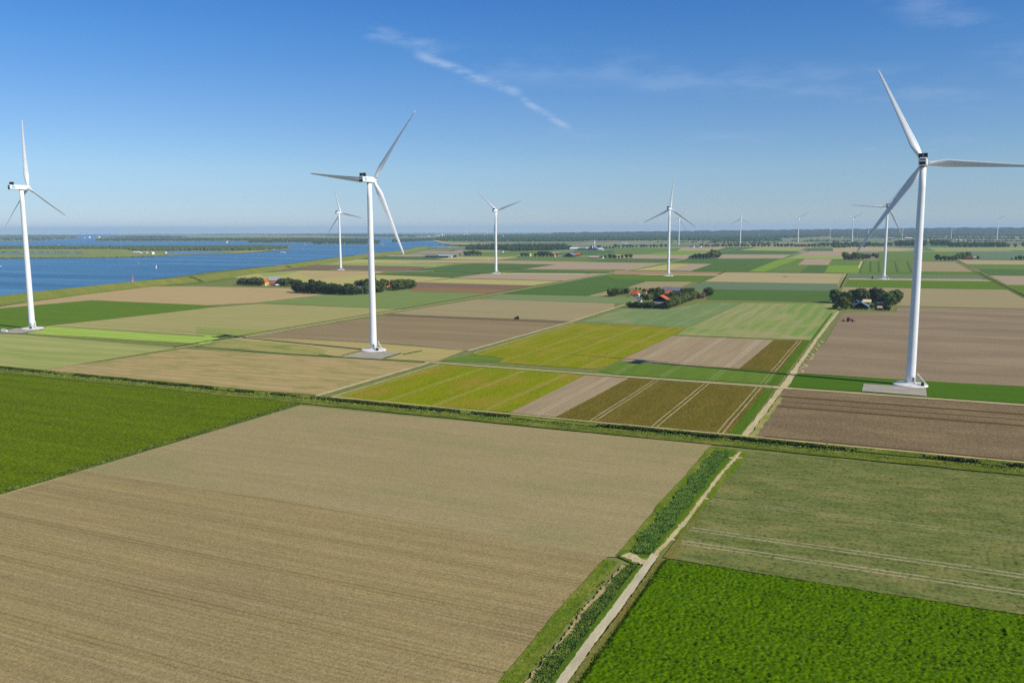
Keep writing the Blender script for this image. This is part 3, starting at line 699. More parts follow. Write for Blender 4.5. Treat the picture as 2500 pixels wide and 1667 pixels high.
def make_turbine(loc, phase, heading, label, hub=119.0, full=True, Rb=56.8, group='white wind turbines standing on the farmland', pitch=0.0):
    """local frame: rotor axis along +Y, tower up +Z"""
    k = hub/119.0
    T = empty('wind_turbine', loc, -(heading-GRID), label, 'wind turbine', group)
    w = M['white']
    top = 117.0
    MB().lathe([(2.45, 1.0), (2.40, 6), (2.25, 40), (2.0, 75), (1.72, 105), (1.6, top)], 40 if full else 14).build('tower', w, T, True)
    if full:
        MB().lathe([(9.0, -.3), (8.8, .45), (8.2, .75), (3.3, 1.35), (2.9, 1.75), (2.6, 1.78)], 48).build('foundation', M['concrete'], T)
        for h in (29.5, 58.5, 88): MB().lathe([(2.42-h*.0068+.02, h-.09), (2.42-h*.0068+.045, h), (2.42-h*.0068+.02, h+.09)], 40, cap=False).build('flange', M['offwhite'], T)
        d = MB().box((1.55, -2.1, 3.4), (1.1, .5, 2.3)); d.build('door', M['grey'], T)
        s = MB()
        for i in range(9): s.box((2.9+i*.42, -2.7, 2.35-i*.15), (.5, 1.2, .1))
        s.tube((2.6, -3.3, 3.6), (6.6, -3.3, 1.9), .05); s.tube((2.6, -2.1, 3.6), (6.6, -2.1, 1.9), .05)
        for i in range(4): s.tube((2.8+i*1.2, -3.3, 2.2-i*.42), (2.8+i*1.2, -3.3, 3.45-i*.5), .05)
        s.build('stairs', M['offwhite'], T)
        MB().box((6.2, -4.6, 1.7), (1.6, 1.3, 1.5)).build('switch_box', M['dark'], T)
        MB().tube((3.2, 1.2, 6.2), (7.8, -1.0, 1.2), .32).tube((2.2, .8, 4.6), (3.4, 1.2, 5.9), .12).build('cable_chute', M['offwhite'], T)
    n = MB().bevbox((0, -3.0, 118.9), (3.9, 14.0, 3.9), .45).build('nacelle', w, T)
    if full:
        MB().lathe([(1.75, 116.6), (1.75, 117.05)], 24).build('yaw_ring', M['dark'], T)
        c = MB().box((0, -7.6, 122.0), (4.3, 1.5, 2.3)); c.build('cooler', M['black'], n)
        MB().box((0, -8.37, 122.0), (.35, .06, 2.3)).build('cooler_strut', M['grey'], n)
        MB().box((0, -10.03, 118.0), (2.9, .12, 1.35)).build('rear_vent', M['dark'], n)
        MB().box((0, -10.1, 118.95), (3.0, .3, .22)).build('rear_ledge', M['white'], n)
        MB().box((0, -10.02, 119.9), (2.7, .1, 1.2)).build('rear_hatch', M['grey'], n)
        for sx in (1, -1):
            e = MB(); N = 28
            for rr, yy in ((1.28, 0), (.8, .0)):
                pass
            v = []; f = []
            for i in range(N):
                a = 2*math.pi*i/N
                for q in (1.0, .62): v.append((sx*1.965, -7.0+1.5*q*math.cos(a), 118.95+1.05*q*math.sin(a)))
            for i in range(N): f.append((2*i, 2*((i+1) % N), 2*((i+1) % N)+1, 2*i+1))
            e.add(v, f); e.build('emblem', M['emblem'], n)
            e = MB(); v = [(sx*1.962, -7.0+1.5*.6*math.cos(2*math.pi*i/N), 118.95+1.05*.6*math.sin(2*math.pi*i/N)) for i in range(N)]
            e.add(v, [tuple(range(N))]); e.build('emblem', M['emblem_in'], n)
        MB().tube((.9, -6.2, 120.8), (.9, -6.2, 123.6), .05).tube((.5, -6.2, 123.2), (1.3, -6.2, 123.2), .04).build('weather_mast', M['grey'], n)
    else:
        MB().box((0, -7.6, 121.9), (3.6, 1.4, 2.0)).build('cooler', M['black'], n)
    h = MB().lathe([(1.5, 0), (1.85, .4), (1.95, 1.6), (1.7, 2.7), (1.1, 3.4), (.3, 3.75)], 24, (0, 4.0, 118.9), 'y')
    # the lathe's own y axis runs +Y as heights grow
    hub_o = mesh_np('hub', [(x, 4.0+(y-4.0), z) for x, y, z in h.v], h.f, w, T, True)
    V, F = BL
    for i in range(3):
        a = phase+i*2*math.pi/3
        # local blade +Z -> direction (cos a, 0, sin a)
        rot = Matrix.Rotation(math.pi/2-a, 4, 'Y') @ Matrix.Rotation(pitch, 4, 'Z')
        b = bpy.data.objects.new('blade', BLME); link(b, T)
        b.matrix_parent_inverse = Matrix.Identity(4)
        b.location = (0, 5.6, 118.9); b.rotation_euler = rot.to_euler()
    if abs(k-1) > .001: T.scale = (k, k, k)
    return T
def turbines():
    global BL, BLME
    BL = blade_mesh(56.8); o = mesh_np('blade', BL[0], BL[1], M['white'], None, True); BLME = o.data; bpy.data.objects.remove(o)
    HD = R(28.0)
    L = [((2222,941), 116.3, 0, 'biggest white wind turbine, its level right blade cut off by the picture edge'),
         ((912,856), 54.5, -3, 'second largest white wind turbine, on a grey paved square left of the picture middle'),
         ((79,803), 94.3, 5, 'white wind turbine at the left edge of the picture, bright blades, near the white van'),
         ((832,659.5), 108.3, 0, 'small white wind turbine standing just before the lake dike, next to the farm groves'),
         ((1211,668), 139.2, 0, 'white wind turbine with two raised blades making a V, in the middle of the picture'),
         ((1631.5,674), 85.2, 0, 'white wind turbine with one blade straight up, behind the orange-roofed farm'),
         ((2157.5,682), 176.5, 0, 'white wind turbine crossed by the lowest blade of the biggest turbine')]
    for (b, ph, dh, lab) in L:
        z = at(*b)+Vector((0, 0, .3)); make_turbine(z, R(ph), HD+R(dh), lab, 121.5 if b[0] < 100 else 119.0, pitch=R(20) if b[0] < 100 else (R(-32) if b[0] == 912 else 0.0))
    FAR = [((1657,600), 537, 61, 'distant white wind turbine almost hidden behind the tower with one blade straight up'),
           ((1807,596.5), 537, 88, 'distant white wind turbine with one blade up and two spread low, above the tree row'),
           ((1948,593.5), 535.5, 34, 'distant white wind turbine with two raised blades like a wide V, above the tree row'),
           ((2080,592), 535.5, 32, 'distant white wind turbine just left of the biggest rotor blade tip'),
           ((2434,585.5), 534, 30, 'distant white wind turbine farthest to the right near the picture edge'),
           ((2322,587), 561, 92, 'tiny far white wind turbine standing alone between the big tower and the right edge'),
           ((2203,587), 561, 80, 'tiny far white wind turbine right behind the lower right blade tip of a turbine'),
           ((2026.5,582), 561, 90, 'tiny far white wind turbine on the horizon beside a dark copse'),
           ((2119.5,581.5), 559, 85, 'tiny far white wind turbine peeking from behind the big dark blade')]
    for (b, hy, ph, lab) in FAR:
        p = at(*b); d = dist(p)
        hub = max(60, min(140, (b[1]-hy)*(d*d+HCAM**2)**.5/FPX))
        make_turbine(p, R(ph), HD, lab, hub, False, group='distant wind turbines along the horizon')

# ------------------------------------------------------------------ trees
def ico(sub=1):
    import bmesh
    bm = bmesh.new(); bmesh.ops.create_icosphere(bm, subdivisions=sub, radius=1)
    v = np.array([x.co[:] for x in bm.verts], np.float32); f = np.array([[q.index for q in x.verts] for x in bm.faces], np.int32); bm.free(); return v, f
def crown_arrays(seed, kind='round', leaves=900):
    """unit tree: height 1, crown radius about .42: lobes covered with leaf-clump faces round a darker inner mass"""
    r = np.random.default_rng(seed)
    iv, jf = ico(1)
    if kind == 'poplar': lobes = [((r.normal(0, .02), r.normal(0, .02), z), .11+.05*math.sin(math.pi*min(1, (z-.1)/.85))) for z in np.linspace(.15, .9, 9)]
    elif kind == 'conifer': lobes = [((r.normal(0, .012), r.normal(0, .012), z), .26*(1-z)+.03) for z in np.linspace(.12, .95, 10)]
    elif kind == 'shrub':
        lobes = [((r.uniform(-.35, .35), r.uniform(-.35, .35), r.uniform(.25, .6)), r.uniform(.22, .36)) for _ in range(9)]
    else:
        lobes = [((0, 0, .52), .32), ((.05, .03, .27), .21), ((-.1, -.06, .26), .19)]
        for i in range(13):
            a = r.uniform(0, 6.28); e = r.uniform(-.55, 1.0); q = .29*math.sqrt(1-min(1, e*e)*.75)
            lobes.append(((q*math.cos(a), q*math.sin(a), .53+.30*e), r.uniform(.14, .21)))
    V = []; F = []; n = 0
    for c, rad in lobes:
        v = iv*(rad*.80)*(1+.12*r.normal(size=(len(iv), 1)))+np.array(c); V.append(v); F.append(jf+n); n += len(v)
    # leaf clumps as triangles on the lobes
    w = np.array([rad for _, rad in lobes])**2; w /= w.sum()
    pick = r.choice(len(lobes), leaves, p=w)
    d = r.normal(size=(leaves, 3)); d /= np.linalg.norm(d, axis=1)[:, None]
    C = np.array([lobes[i][0] for i in pick]); Q = np.array([lobes[i][1] for i in pick])
    P = C+d*(Q*r.uniform(.78, 1.12, leaves))[:, None]
    nn = d+r.normal(0, .6, (leaves, 3)); nn /= np.linalg.norm(nn, axis=1)[:, None]
    a1 = np.cross(nn, r.normal(size=(leaves, 3))); a1 /= np.linalg.norm(a1, axis=1)[:, None]; a2 = np.cross(nn, a1)
    s = r.uniform(.028, .06, leaves)[:, None]
    tri = np.stack([P+a1*s, P-a1*s*.6+a2*s, P-a1*s*.5-a2*s*1.05], 1).reshape(-1, 3)
    V.append(tri); F.append(np.arange(leaves*3).reshape(-1, 3)+n)
    V = np.concatenate(V); V[:, 2] = np.maximum(V[:, 2], .02)
    return V, np.concatenate(F)
PROTO = {}
def protos():
    for i, k in enumerate(['round']*5+['poplar', 'conifer', 'shrub', 'shrub']):
        V, F = crown_arrays(100+i, k)
        o = mesh_np('crown', V, F, M['leaf']); me = o.data; bpy.data.objects.remove(o)
        b = MB().tube((0,0,0), (.01,0,.35), .022, .014, 7)
        if k == 'round':
            for j in range(4):
                a = j*1.6+i; b.tube((.005,0,.26), (.16*math.cos(a), .16*math.sin(a), .52), .012, .005, 5)
        o2 = b.build('trunk', M['bark']); m2 = o2.data; bpy.data.objects.remove(o2)
        PROTO.setdefault(k, []).append((me, m2))
LEAFV = {}
def crown_with(me, mat):
    if mat == 'leaf': return me
    if (me.name, mat) not in LEAFV:
        c = me.copy(); c.materials.clear(); c.materials.append(M[mat]); LEAFV[(me.name, mat)] = c
    return LEAFV[(me.name, mat)]
def tree(p, h, wide=1.0, kind='round', mat='leaf', label=None, group=None, name='tree', cat='tree'):
    me, tr = random.choice(PROTO[kind])
    T = empty(name, p, random.uniform(0, 6.28), label, cat, group)
    T.scale = (h*wide, h*wide, h)
    c = bpy.data.objects.new('crown', crown_with(me, mat)); link(c, T)
    t = bpy.data.objects.new('trunk', tr); link(t, T)
    return T
def grove(x0, y0, s, items, label, group, mat='leaf', wide=1.0):
    for it in items:
        bx, by, ty = it[:3]; kind = 'round'; mt = mat; ww = wide
        for q in it[3:]:
            if q in PROTO: kind = q
            elif isinstance(q, str): mt = q
            else: ww = q
        x, y, yt = x0+bx/s, y0+by/s, y0+ty/s
        p = at(x, y); h = max(2.5, (y-yt)*mpx(p)*1.03)
        if mt == 'leaf' and random.random() < .3: mt = random.choice(['leaf_dark', 'leaf_pale', 'leaf_dark'])
        name, cat = ('shrub', 'shrub') if kind == 'shrub' else ('tree', 'tree')
        lab = label
        if kind == 'poplar': lab = 'slim tall poplar '+label.split(' ', 2)[2]
        if kind == 'conifer': lab = 'tall dark conifer '+label.split(' ', 2)[2]
        if kind == 'shrub': lab = 'low leafy shrub '+label.split(' ', 2)[2]
        if mt == 'leaf_red': lab = 'reddish leafy tree '+label.split(' ', 2)[2]
        tree(p, h, (1.08 if kind == 'round' else 1.05)*ww*random.uniform(.9, 1.12), kind, mt, lab, group, name, cat)

def groves():
    # farm with the orange roofs, middle right
    g = 'trees around the orange-roofed farm'; l = 'leafy tree in the grove round the orange-roofed farm'
    grove(1470, 680, 8.4, [(150,372,200,.7),(210,372,215),(270,362,200),(340,345,205,'leaf_pale'),(400,330,200,'leaf_pale'),(460,322,190),(520,330,185,.8),(700,228,180),(775,240,185,.8),
        (1040,420,200),(1110,410,190),(1170,390,192),(1210,380,210),(850,405,300,'leaf_pale'),(900,450,315,'leaf_pale'),(960,455,320,'leaf_pale'),(1010,430,290),(800,390,330,'leaf_pale'),(940,300,240,'shrub'),
        (1420,395,270),(1480,385,260),(1540,355,272),(1590,370,300),(1380,420,330,'shrub'),
        (1640,310,205),(1700,305,195),(1770,300,187),(1840,300,183),(1890,410,250),(1950,412,290),(2000,418,320,'leaf_red'),(2050,412,290,'leaf_red'),(2090,395,265),(2140,372,187),(2190,362,185),(2230,350,215)], l, g, wide=1.0)
    h = 'hedge trees along the front of the orange-roofed farm'; lh = 'leafy tree in the clipped hedge row before the orange-roofed farm'
    grove(1470, 680, 8.4, [(545+i*50+random.uniform(-8, 8), 600+i*1.9, 475+(i % 3)*14+(50 if 9 < i < 14 else 0), 'leaf_dark' if i % 2 else 'leaf', 1.15) for i in range(17)], lh, h)
    h2 = 'hedge trees along the side of the orange-roofed farm'; lh2 = 'leafy tree in the slanting tall hedge row beside the orange-roofed farm'
    grove(1470, 680, 8.4, [(1385+i*48, 612-i*17.5, 440-i*19+random.uniform(-10, 10), 'leaf_pale' if i % 2 else 'leaf', 1.1) for i in range(11)], lh2, h2)
    # farm of the blue-grey roof
    g = 'trees around the farm with the blue-grey barn'; l = 'leafy tree in the grove round the blue-grey barn'
    grove(2010, 690, 11.2, [(290,560,215),(390,545,230),(470,480,270),(545,560,255),(640,575,255),(520,725,415,'leaf_pale'),(600,742,430,'leaf_pale'),(790,440,215),(760,560,290),(900,560,215),(1010,565,190),(1110,560,225),(1190,520,280),
        (1330,545,210),(1420,555,165),(1520,540,190),(1590,520,280),(1700,620,350),(1790,640,300),(1900,625,245),(1970,600,212),(2050,560,280),(1690,765,600,'leaf_dark'),(1780,772,640),(310,735,600),(380,700,560,'leaf_dark'),
        (780,715,580),(860,738,690,'shrub'),(960,738,685,'shrub'),(1330,725,600),(1430,745,650),(1075,738,690,'shrub'),(1180,742,690,'shrub'),(1540,735,620),(1450,520,415,'leaf_pale')], l, g, wide=.9)
    # groves near the lake
    g = 'trees of the grove left of the yellow house'; l = 'leafy tree in the small wood beside the yellow gabled house'
    grove(560, 660, 9.046, [(195,315,228),(245,322,195),(310,325,160),(375,328,170),(440,332,180),(505,337,163),(570,340,158),(635,342,180),(690,343,170),(830,240,190),(900,240,183),(950,242,190)], l, g)
    g = 'trees of the grove right of the red roof'; l = 'leafy tree in the wood between the red roof and the tower'
    grove(560, 660, 9.046, [(1140,345,175),(1200,348,182),(1290,350,168),(1370,345,190),(1440,350,195),(1500,340,205),(1560,345,230),(1270,356,310,'shrub'),(1365,358,320,'shrub')], l, g)
    g = 'trees of the long grove before the lake'; l = 'leafy tree in the long dark wood left of the tower'
    grove(560, 660, 9.046, [(1475,492,290),(1540,502,272),(1610,505,262),(1680,508,275),(1740,512,300),(1830,515,222,'poplar',1.5),(1900,520,262),(1970,522,240),(2030,522,244),(2090,522,290),(2160,528,310),(2220,530,292),(2290,533,290)], l, g, 'leaf_dark')
    grove(800, 660, 9.8, [(15,562,318),(75,570,312),(130,572,318),(190,578,320),(260,582,345),(320,585,352),(385,590,380),(440,590,340),(490,592,322),(555,592,335),(620,592,365),(690,588,400),(745,575,470),(210,540,330),(500,500,330)], l, g, 'leaf_dark')
    g = 'trees of the grove right of the tower'; l = 'leafy tree in the wood right behind the white tower'
    grove(800, 660, 9.8, [(700,410,250),(760,410,232),(830,415,228),(890,420,222),(950,430,208),(830,575,440,'leaf_pale'),(900,572,350),(965,568,330),(1130,535,120,'conifer',.8),(1175,535,250),(1240,530,250),(1295,524,300),(1090,540,240),(1300,335,203),(1370,345,220),(1430,360,235),
        (1490,425,260,'leaf_pale'),(1540,330,215),(1600,470,240),(1680,470,220),(1750,460,210),(1820,455,203),(1890,445,200),(1960,440,212),(2030,432,232),(2075,412,270),(1500,482,400,'shrub'),(1570,487,430,'shrub'),(1640,484,430,'shrub'),(1400,430,360,'leaf_pale'),(1450,400,330),(1000,545,270),(1050,545,260)], l, g, 'leaf')
    # copses farther off
    def far(x0, y0, s, items, label, group): grove(x0, y0, s, items, label, group, 'leaf')
    far(1500, 540, S5, [(865,434,400),(900,434,385),(940,435,372),(980,435,372),(1020,435,368),(1060,434,362),(1095,432,355),(1140,432,325),(1175,425,345),(1200,418,360)], 'leafy tree in the isolated copse on the fields', 'trees of the copse on the open fields')
    far(1500, 540, S5, [(10,428,392),(50,428,395),(90,427,388),(140,426,376),(185,425,378)], 'leafy tree in the low copse left of the upright-blade turbine', 'trees of the low copse')
    far(1000, 540, S5, [(640,396,345),(690,397,335),(735,397,333),(780,397,343),(815,396,352),(580,392,370),(1290,407,362),(1335,407,358),(1360,406,365),(1445,410,365),(1490,410,350),(1535,410,345),(1580,410,345),(1620,409,358),(1690,405,375)], 'leafy tree in the farm copses near the middle turbine', 'trees of the copses by the middle turbine')
    far(1000, 540, S5, [(2250,426,392),(2300,427,378),(2345,427,385),(2080,420,395)], 'leafy tree next to the pink-roofed barn', 'trees by the pink-roofed barn')
    far(2000, 540, S5, [(300,447,362),(340,447,388),(375,447,385),(410,445,360),(455,444,373),(500,443,380),(540,435,385),(575,432,385),(658,432,378)], 'leafy tree in the copse under the dark blade tip', 'trees of the copse under the blade tip')
    far(2000, 540, S5, [(1350,452,390),(1395,455,412),(1440,456,400),(1490,456,410),(1530,456,405),(1565,455,396),(1605,440,372),(1650,438,368),(1705,432,360),(1825,439,405)], 'leafy tree in the copse by the long red barn', 'trees of the copse by the red barn')
    far(2000, 540, S5, [(2210,446,425),(2260,447,412),(2310,447,400),(2360,447,398),(2420,447,400)], 'leafy tree in the copse at the right edge of the picture', 'trees of the copse at the right edge')
    R1 = [(x+random.uniform(-14, 14), 305-(x*.006), 270+random.uniform(-10, 10)) for x in range(20, 620, 40)]+[(x+random.uniform(-10, 10), 296, 262+random.uniform(-8, 8)) for x in range(1010, 2352, 38) if not (1620 < x < 1650 or 1800 < x < 1825)]
    far(1500, 540, S5, R1, 'distant leafy tree in the long avenue across the polder', 'trees of the long distant avenue')
    R2 = [(x+random.uniform(-10, 10), 288, 245+random.uniform(-8, 8)) for x in range(20, 860, 40)]+[(x+random.uniform(-8, 8), 290, 226+random.uniform(-5, 5)) for x in range(885, 1225, 30)]+[(x+random.uniform(-8, 8), 284, 222+random.uniform(-5, 5)) for x in range(1295, 1490, 30)]
    R2 += [(x+random.uniform(-10, 10), 300, 246+random.uniform(-6, 6)) for x in range(1500, 2150, 32)]+[(2170,300,262),(2250,300,262),(2345,295,250)]
    far(2000, 540, S5, R2, 'distant leafy tree in the shelter belt at the right', 'trees of the distant shelter belt')
    far(1000, 540, S5, [(x, 318, 285+random.uniform(-6, 6)) for x in (2230, 2260, 2300, 2335)], 'distant leafy tree beside the dark factory', 'trees beside the dark factory')

# ------------------------------------------------------------------ far woods: one mass each
def mass(name, px, h, size, n, mat, label, cat, seed, sparse=None):
    """tree crowns filling the land inside the photo polygon"""
    r = np.random.default_rng(seed)
    P = np.array(px, float); lo, hi = P.min(0), P.max(0)
    def inside(q):
        x, y = q[:, 0], q[:, 1]; c = np.zeros(len(q), bool); j = len(P)-1
        for i in range(len(P)):
            a, b = P[i], P[j]
            k = ((a[1] > y) != (b[1] > y)) & (x < (b[0]-a[0])*(y-a[1])/(b[1]-a[1]+1e-9)+a[0]); c ^= k; j = i
        return c
    got = np.zeros((0, 2))
    for _ in range(60):                       # denser towards the near edge, as seen crowns are
        q = r.uniform(lo, hi, (n*3, 2)); q = q[inside(q)]
        q = np.array([tuple(at(x, y)[:2]) for x, y in q[:n*2]]).reshape(-1, 2)
        if sparse:
            s = np.sin(q[:, 0]/sparse*1.3+np.sin(q[:, 1]/sparse)*2)+np.sin(q[:, 1]/sparse*.8+q[:, 0]/sparse*.5); q = q[s > .55]
        got = np.concatenate([got, q])
        if len(got) >= n: break
    got = got[:n]
    iv, jf = ico(1); m = len(iv)
    N = len(got)
    d = np.hypot(got[:, 0], got[:, 1])
    sz = size*r.uniform(.7, 1.3, N)*np.maximum(1, (d/6000))**.5; hh = h*r.uniform(.7, 1.25, N)
    V = iv[None]*(1+.14*r.normal(size=(N, m, 1)))*np.stack([sz*.5, sz*.5, hh*.55], 1)[:, None, :]
    V += np.stack([got[:, 0], got[:, 1], zc(got[:, 0], got[:, 1])+hh*.45], 1)[:, None, :]
    F = (jf[None]+(np.arange(N)*m)[:, None, None]).reshape(-1, 3)
    o = mesh_np(name, V.reshape(-1, 3), F, M[mat])
    return tag(o, label, cat, kind='stuff')
def woods():
    m = mass
    m('wood', [(1138,609.5),(1215,610),(1250,613.5),(1330,611.5),(1395,608.5),(1375,602),(1145,603)], 14, 11, 1500, 'leaf_far', 'dark block of woodland behind the middle turbine', 'wood', 1)
    m('forest', [(1068,589),(1300,590.5),(1520,588),(1905,588.5),(1905,580),(1870,571.5),(1300,572),(1100,576),(1066,582)], 17, 17, 5500, 'leaf_far', 'wide dark forest on the horizon behind the town', 'forest', 2)
    m('forest', [(1880,583),(2030,578),(2260,577),(2560,578),(2620,571),(2300,567),(1880,569)], 17, 22, 3500, 'leaf_far', 'long blue forest on the horizon at the right', 'forest', 3)
    m('forest', [(1740,590),(1905,589.5),(2040,584),(2340,583),(2600,584),(2600,581),(2040,580),(1740,587)], 13, 14, 500, 'leaf_far', 'broken belts of wood before the right horizon forest', 'forest', 31, 300)
    m('wood', [(1900,603),(1905,600),(2560,592),(2560,596)], 9, 8, 60, 'leaf_far', 'scattered bushes along the shelter belt', 'bushes', 32, 120)
    m('wood', [(-150,588),(50,588),(108,587),(188,582),(192,578),(100,574),(-150,575)], 10, 13, 900, 'leaf_far', 'low woodland on the far shore at the left edge', 'wood', 4)
    m('wood', [(234,588.5),(300,589),(580,588.5),(606,588.5),(609,593),(760,592.3),(768,596.2),(924,596.2),(928,589),(900,584),(760,582),(600,582),(400,582),(236,583)], 9, 13, 3000, 'leaf_far', 'low woodland covering the far shore of the lake', 'wood', 5)
    m('wood', [(-200,575),(400,582),(760,582),(925,584),(990,586),(1066,583),(1060,569.5),(-200,570.5)], 12, 28, 2400, 'leaf_far', 'hazy hedges and copses on the land beyond the lake', 'woodland', 6, 700)
    m('wood', [(958,592),(1066,587),(1066,583),(960,584.5)], 10, 12, 500, 'leaf_far', 'low woodland on the lake shore before the white greenhouse', 'wood', 61)
    m('wood', [(-150,608.5),(300,609),(330,613),(400,613.5),(580,612.5),(640,611.5),(700,608),(708,605.8),(600,604.2),(300,604.8),(-150,604.8)], 11.5, 9, 3200, 'leaf', 'dense dark wood along the back of the long island', 'wood', 7)
    m('wood', [(-150,617.3),(-20,617.5),(90,617.5),(208,618.3),(208,617),(60,616),(-150,616)], 4, 7, 90, 'leaf_dark', 'row of bushes beside the island lagoon', 'bushes', 8)
    m('wood', [(-150,632),(0,631.5),(280,629.5),(407,625.5),(407,624.8),(280,628.8),(0,630.5),(-150,631)], 2.6, 6, 240, 'leaf_dark', 'low bushes along the island water edge', 'bushes', 9)
    m('wood', [(2030,606),(2165,601),(2170,598),(2030,602)], 12, 9, 120, 'leaf_far', 'dark wood behind the lowest rotor blade', 'wood', 10)
    m('wood', [(1060,601),(1140,603),(1140,600),(1075,597)], 5, 6, 40, 'leaf_far', 'bushes around the small harbour', 'bushes', 11, 60)
    m('wood', [(1500,601),(1640,601),(1900,598),(1900,590),(1500,593)], 9, 10, 90, 'leaf_far', 'scattered copses on the far polder', 'bushes', 12, 260)
    m('wood', [(1930,595),(2500,590),(2500,584),(1930,588)], 9, 11, 160, 'leaf_far', 'scattered copses on the far right polder', 'bushes', 13, 330)

def hills():
    top = [(1350,567.5),(1500,566),(1700,563.5),(1900,561),(2050,559.5),(2200,557.5),(2300,556),(2420,555.5),(2560,556.5),(2800,558)]
    xs = np.linspace(1350, 2800, 150); ys = np.interp(xs, [p[0] for p in top], [p[1] for p in top])
    r = np.random.default_rng(5); V = []; F = []; prof = [(9800, 0.0), (10600, .25), (11600, .6), (12600, .85), (13600, 1.0), (15500, .5)]
    for i, (x, y) in enumerate(zip(xs, ys)):
        d = ray(x, y); dz = d.z/math.hypot(d.x, d.y); d.z = 0; d.normalize()
        hz = HCAM+dz*13600-zc(13600, 0)+r.normal(0, 3)
        for k, (q, f) in enumerate(prof):
            V.append((d.x*q, d.y*q, zc(q, 0)+max(0, hz)*f+r.normal(0, 2.5)*(k > 0)))
        if i:
            n = len(prof)
            for k in range(n-1): F.append(((i-1)*n+k, i*n+k, i*n+k+1, (i-1)*n+k+1))
    tag(mesh_np('hills', V, F, M['leaf_far']), kind='structure')
# ------------------------------------------------------------------ water, dike, islands
def lake():
    wm = water_mat('water', (66,120,150), .3); wl = water_mat('water_shallow', (100,132,158), .3)
    P = A0((-900,965),(0,868),(800,785),(1500,705),(2352,598))+A1((0,592),(850,507),(1400,432),(1880,372),(2352,332))+K(840,555,7.84,[(1330,432),(1530,385),(1690,378),(1900,372),(2100,350),(2050,322),(1850,285),(1690,252),(1100,256),(965,262),(935,238),(880,205),(700,205)])
    P += [(900,580),(760,578),(600,580),(300,579),(272,570),(200,569.5),(192,579),(110,577.5),(-150,578)]
    S = lambda name, pts, m, up: draped(name, pts, m, up)
    S('water', P, wm, .6)
    ig = M['island_grass']
    S('land', [(-250,604),(300,604),(580,603.2),(700,603.5),(713,606),(700,609.5),(649,613.7),(580,618.6),(459,623.6),(407,626),(280,630),(0,632),(-250,633)], ig, 1.4)
    S('water', [(-250,618.4),(100,618.2),(207,619.4),(207,621),(100,621.4),(-250,622.6)], wl, 1.9)
    S('water', [(405,614.3),(470,614.4),(570,613.4),(520,619),(430,622.8),(403,620.5)], wl, 1.9)
    S('land', [(-250,578),(-250,589),(50,589),(108,587.5),(190,582),(194,579),(110,577)], ig, 1.6)
    S('land', [(234,578),(234,589),(300,589.5),(580,589),(606,589.2),(609,593.8),(760,593),(768,596.8),(924,596.8),(929,590),(925,585.2),(820,585.4),(790,584.2),(800,583),(900,581),(760,576),(400,576)], ig, 1.6)
    S('water', [(785,585.2),(830,586.2),(922,586.6),(922,588.2),(830,588.2),(795,586.5)], wl, 2.3)
    S('beach', [(640,614.2),(590,616.8),(560,619.2),(560,620),(600,618.4),(650,614.8)], M['dead_grass'], 2.0)
    S('beach', [(1056,587.3),(1075,593.8),(1110,597.8),(1200,598),(1190,595.5),(1100,594),(1065,587)], M['straw_far'], 2.0)
    # the lake dike: a long grass bank of real height
    toe = A0((-900,1040),(0,963),(900,850),(1760,748),(2352,695))+A1((0,692),(500,618),(900,560),(1280,505),(1740,437),(1880,420),(2120,392),(2352,360))+[(1040,607),(1060,604)]
    T = [at(x, y) for x, y in toe]; V = []; F = []; prof = [(0, .3), (4, 1.2), (21, 7.4), (23, 7.9), (27, 7.9), (29, 7.4), (44, .5)]
    Q = []
    for a, b in zip(T[:-1], T[1:]): Q += [a.lerp(b, i/6) for i in range(6)]
    Q.append(T[-1]); k = len(prof)
    for i, p in enumerate(Q):
        d = Q[min(i+1, len(Q)-1)]-Q[max(i-1, 0)]; d.z = 0; d.normalize(); nn = Vector((-d.y, d.x, 0))
        fade = min(1, (len(Q)-1-i)/5+.15)
        for q, z in prof: w = p+nn*q; V.append((w.x, w.y, zc(w.x, w.y)+z*fade+.1))
        if i:
            for j in range(k-1): F.append(((i-1)*k+j, i*k+j, i*k+j+1, (i-1)*k+j+1))
    tag(mesh_np('terrain', V, F, M['dike_slope'], smooth=True), kind='structure')
    strip('path', [p.lerp(p, 0)+Vector((0,0,0)) for p in Q], 3.2, M['straw_far'], off=-3, seg=40)
    strip('verge', Q, 16, M['green_a'], off=-14, seg=40, wob=.02)
    strip('verge', Q, 1.5, M['straw_far'], off=25.0, raise_=7.6, seg=40)

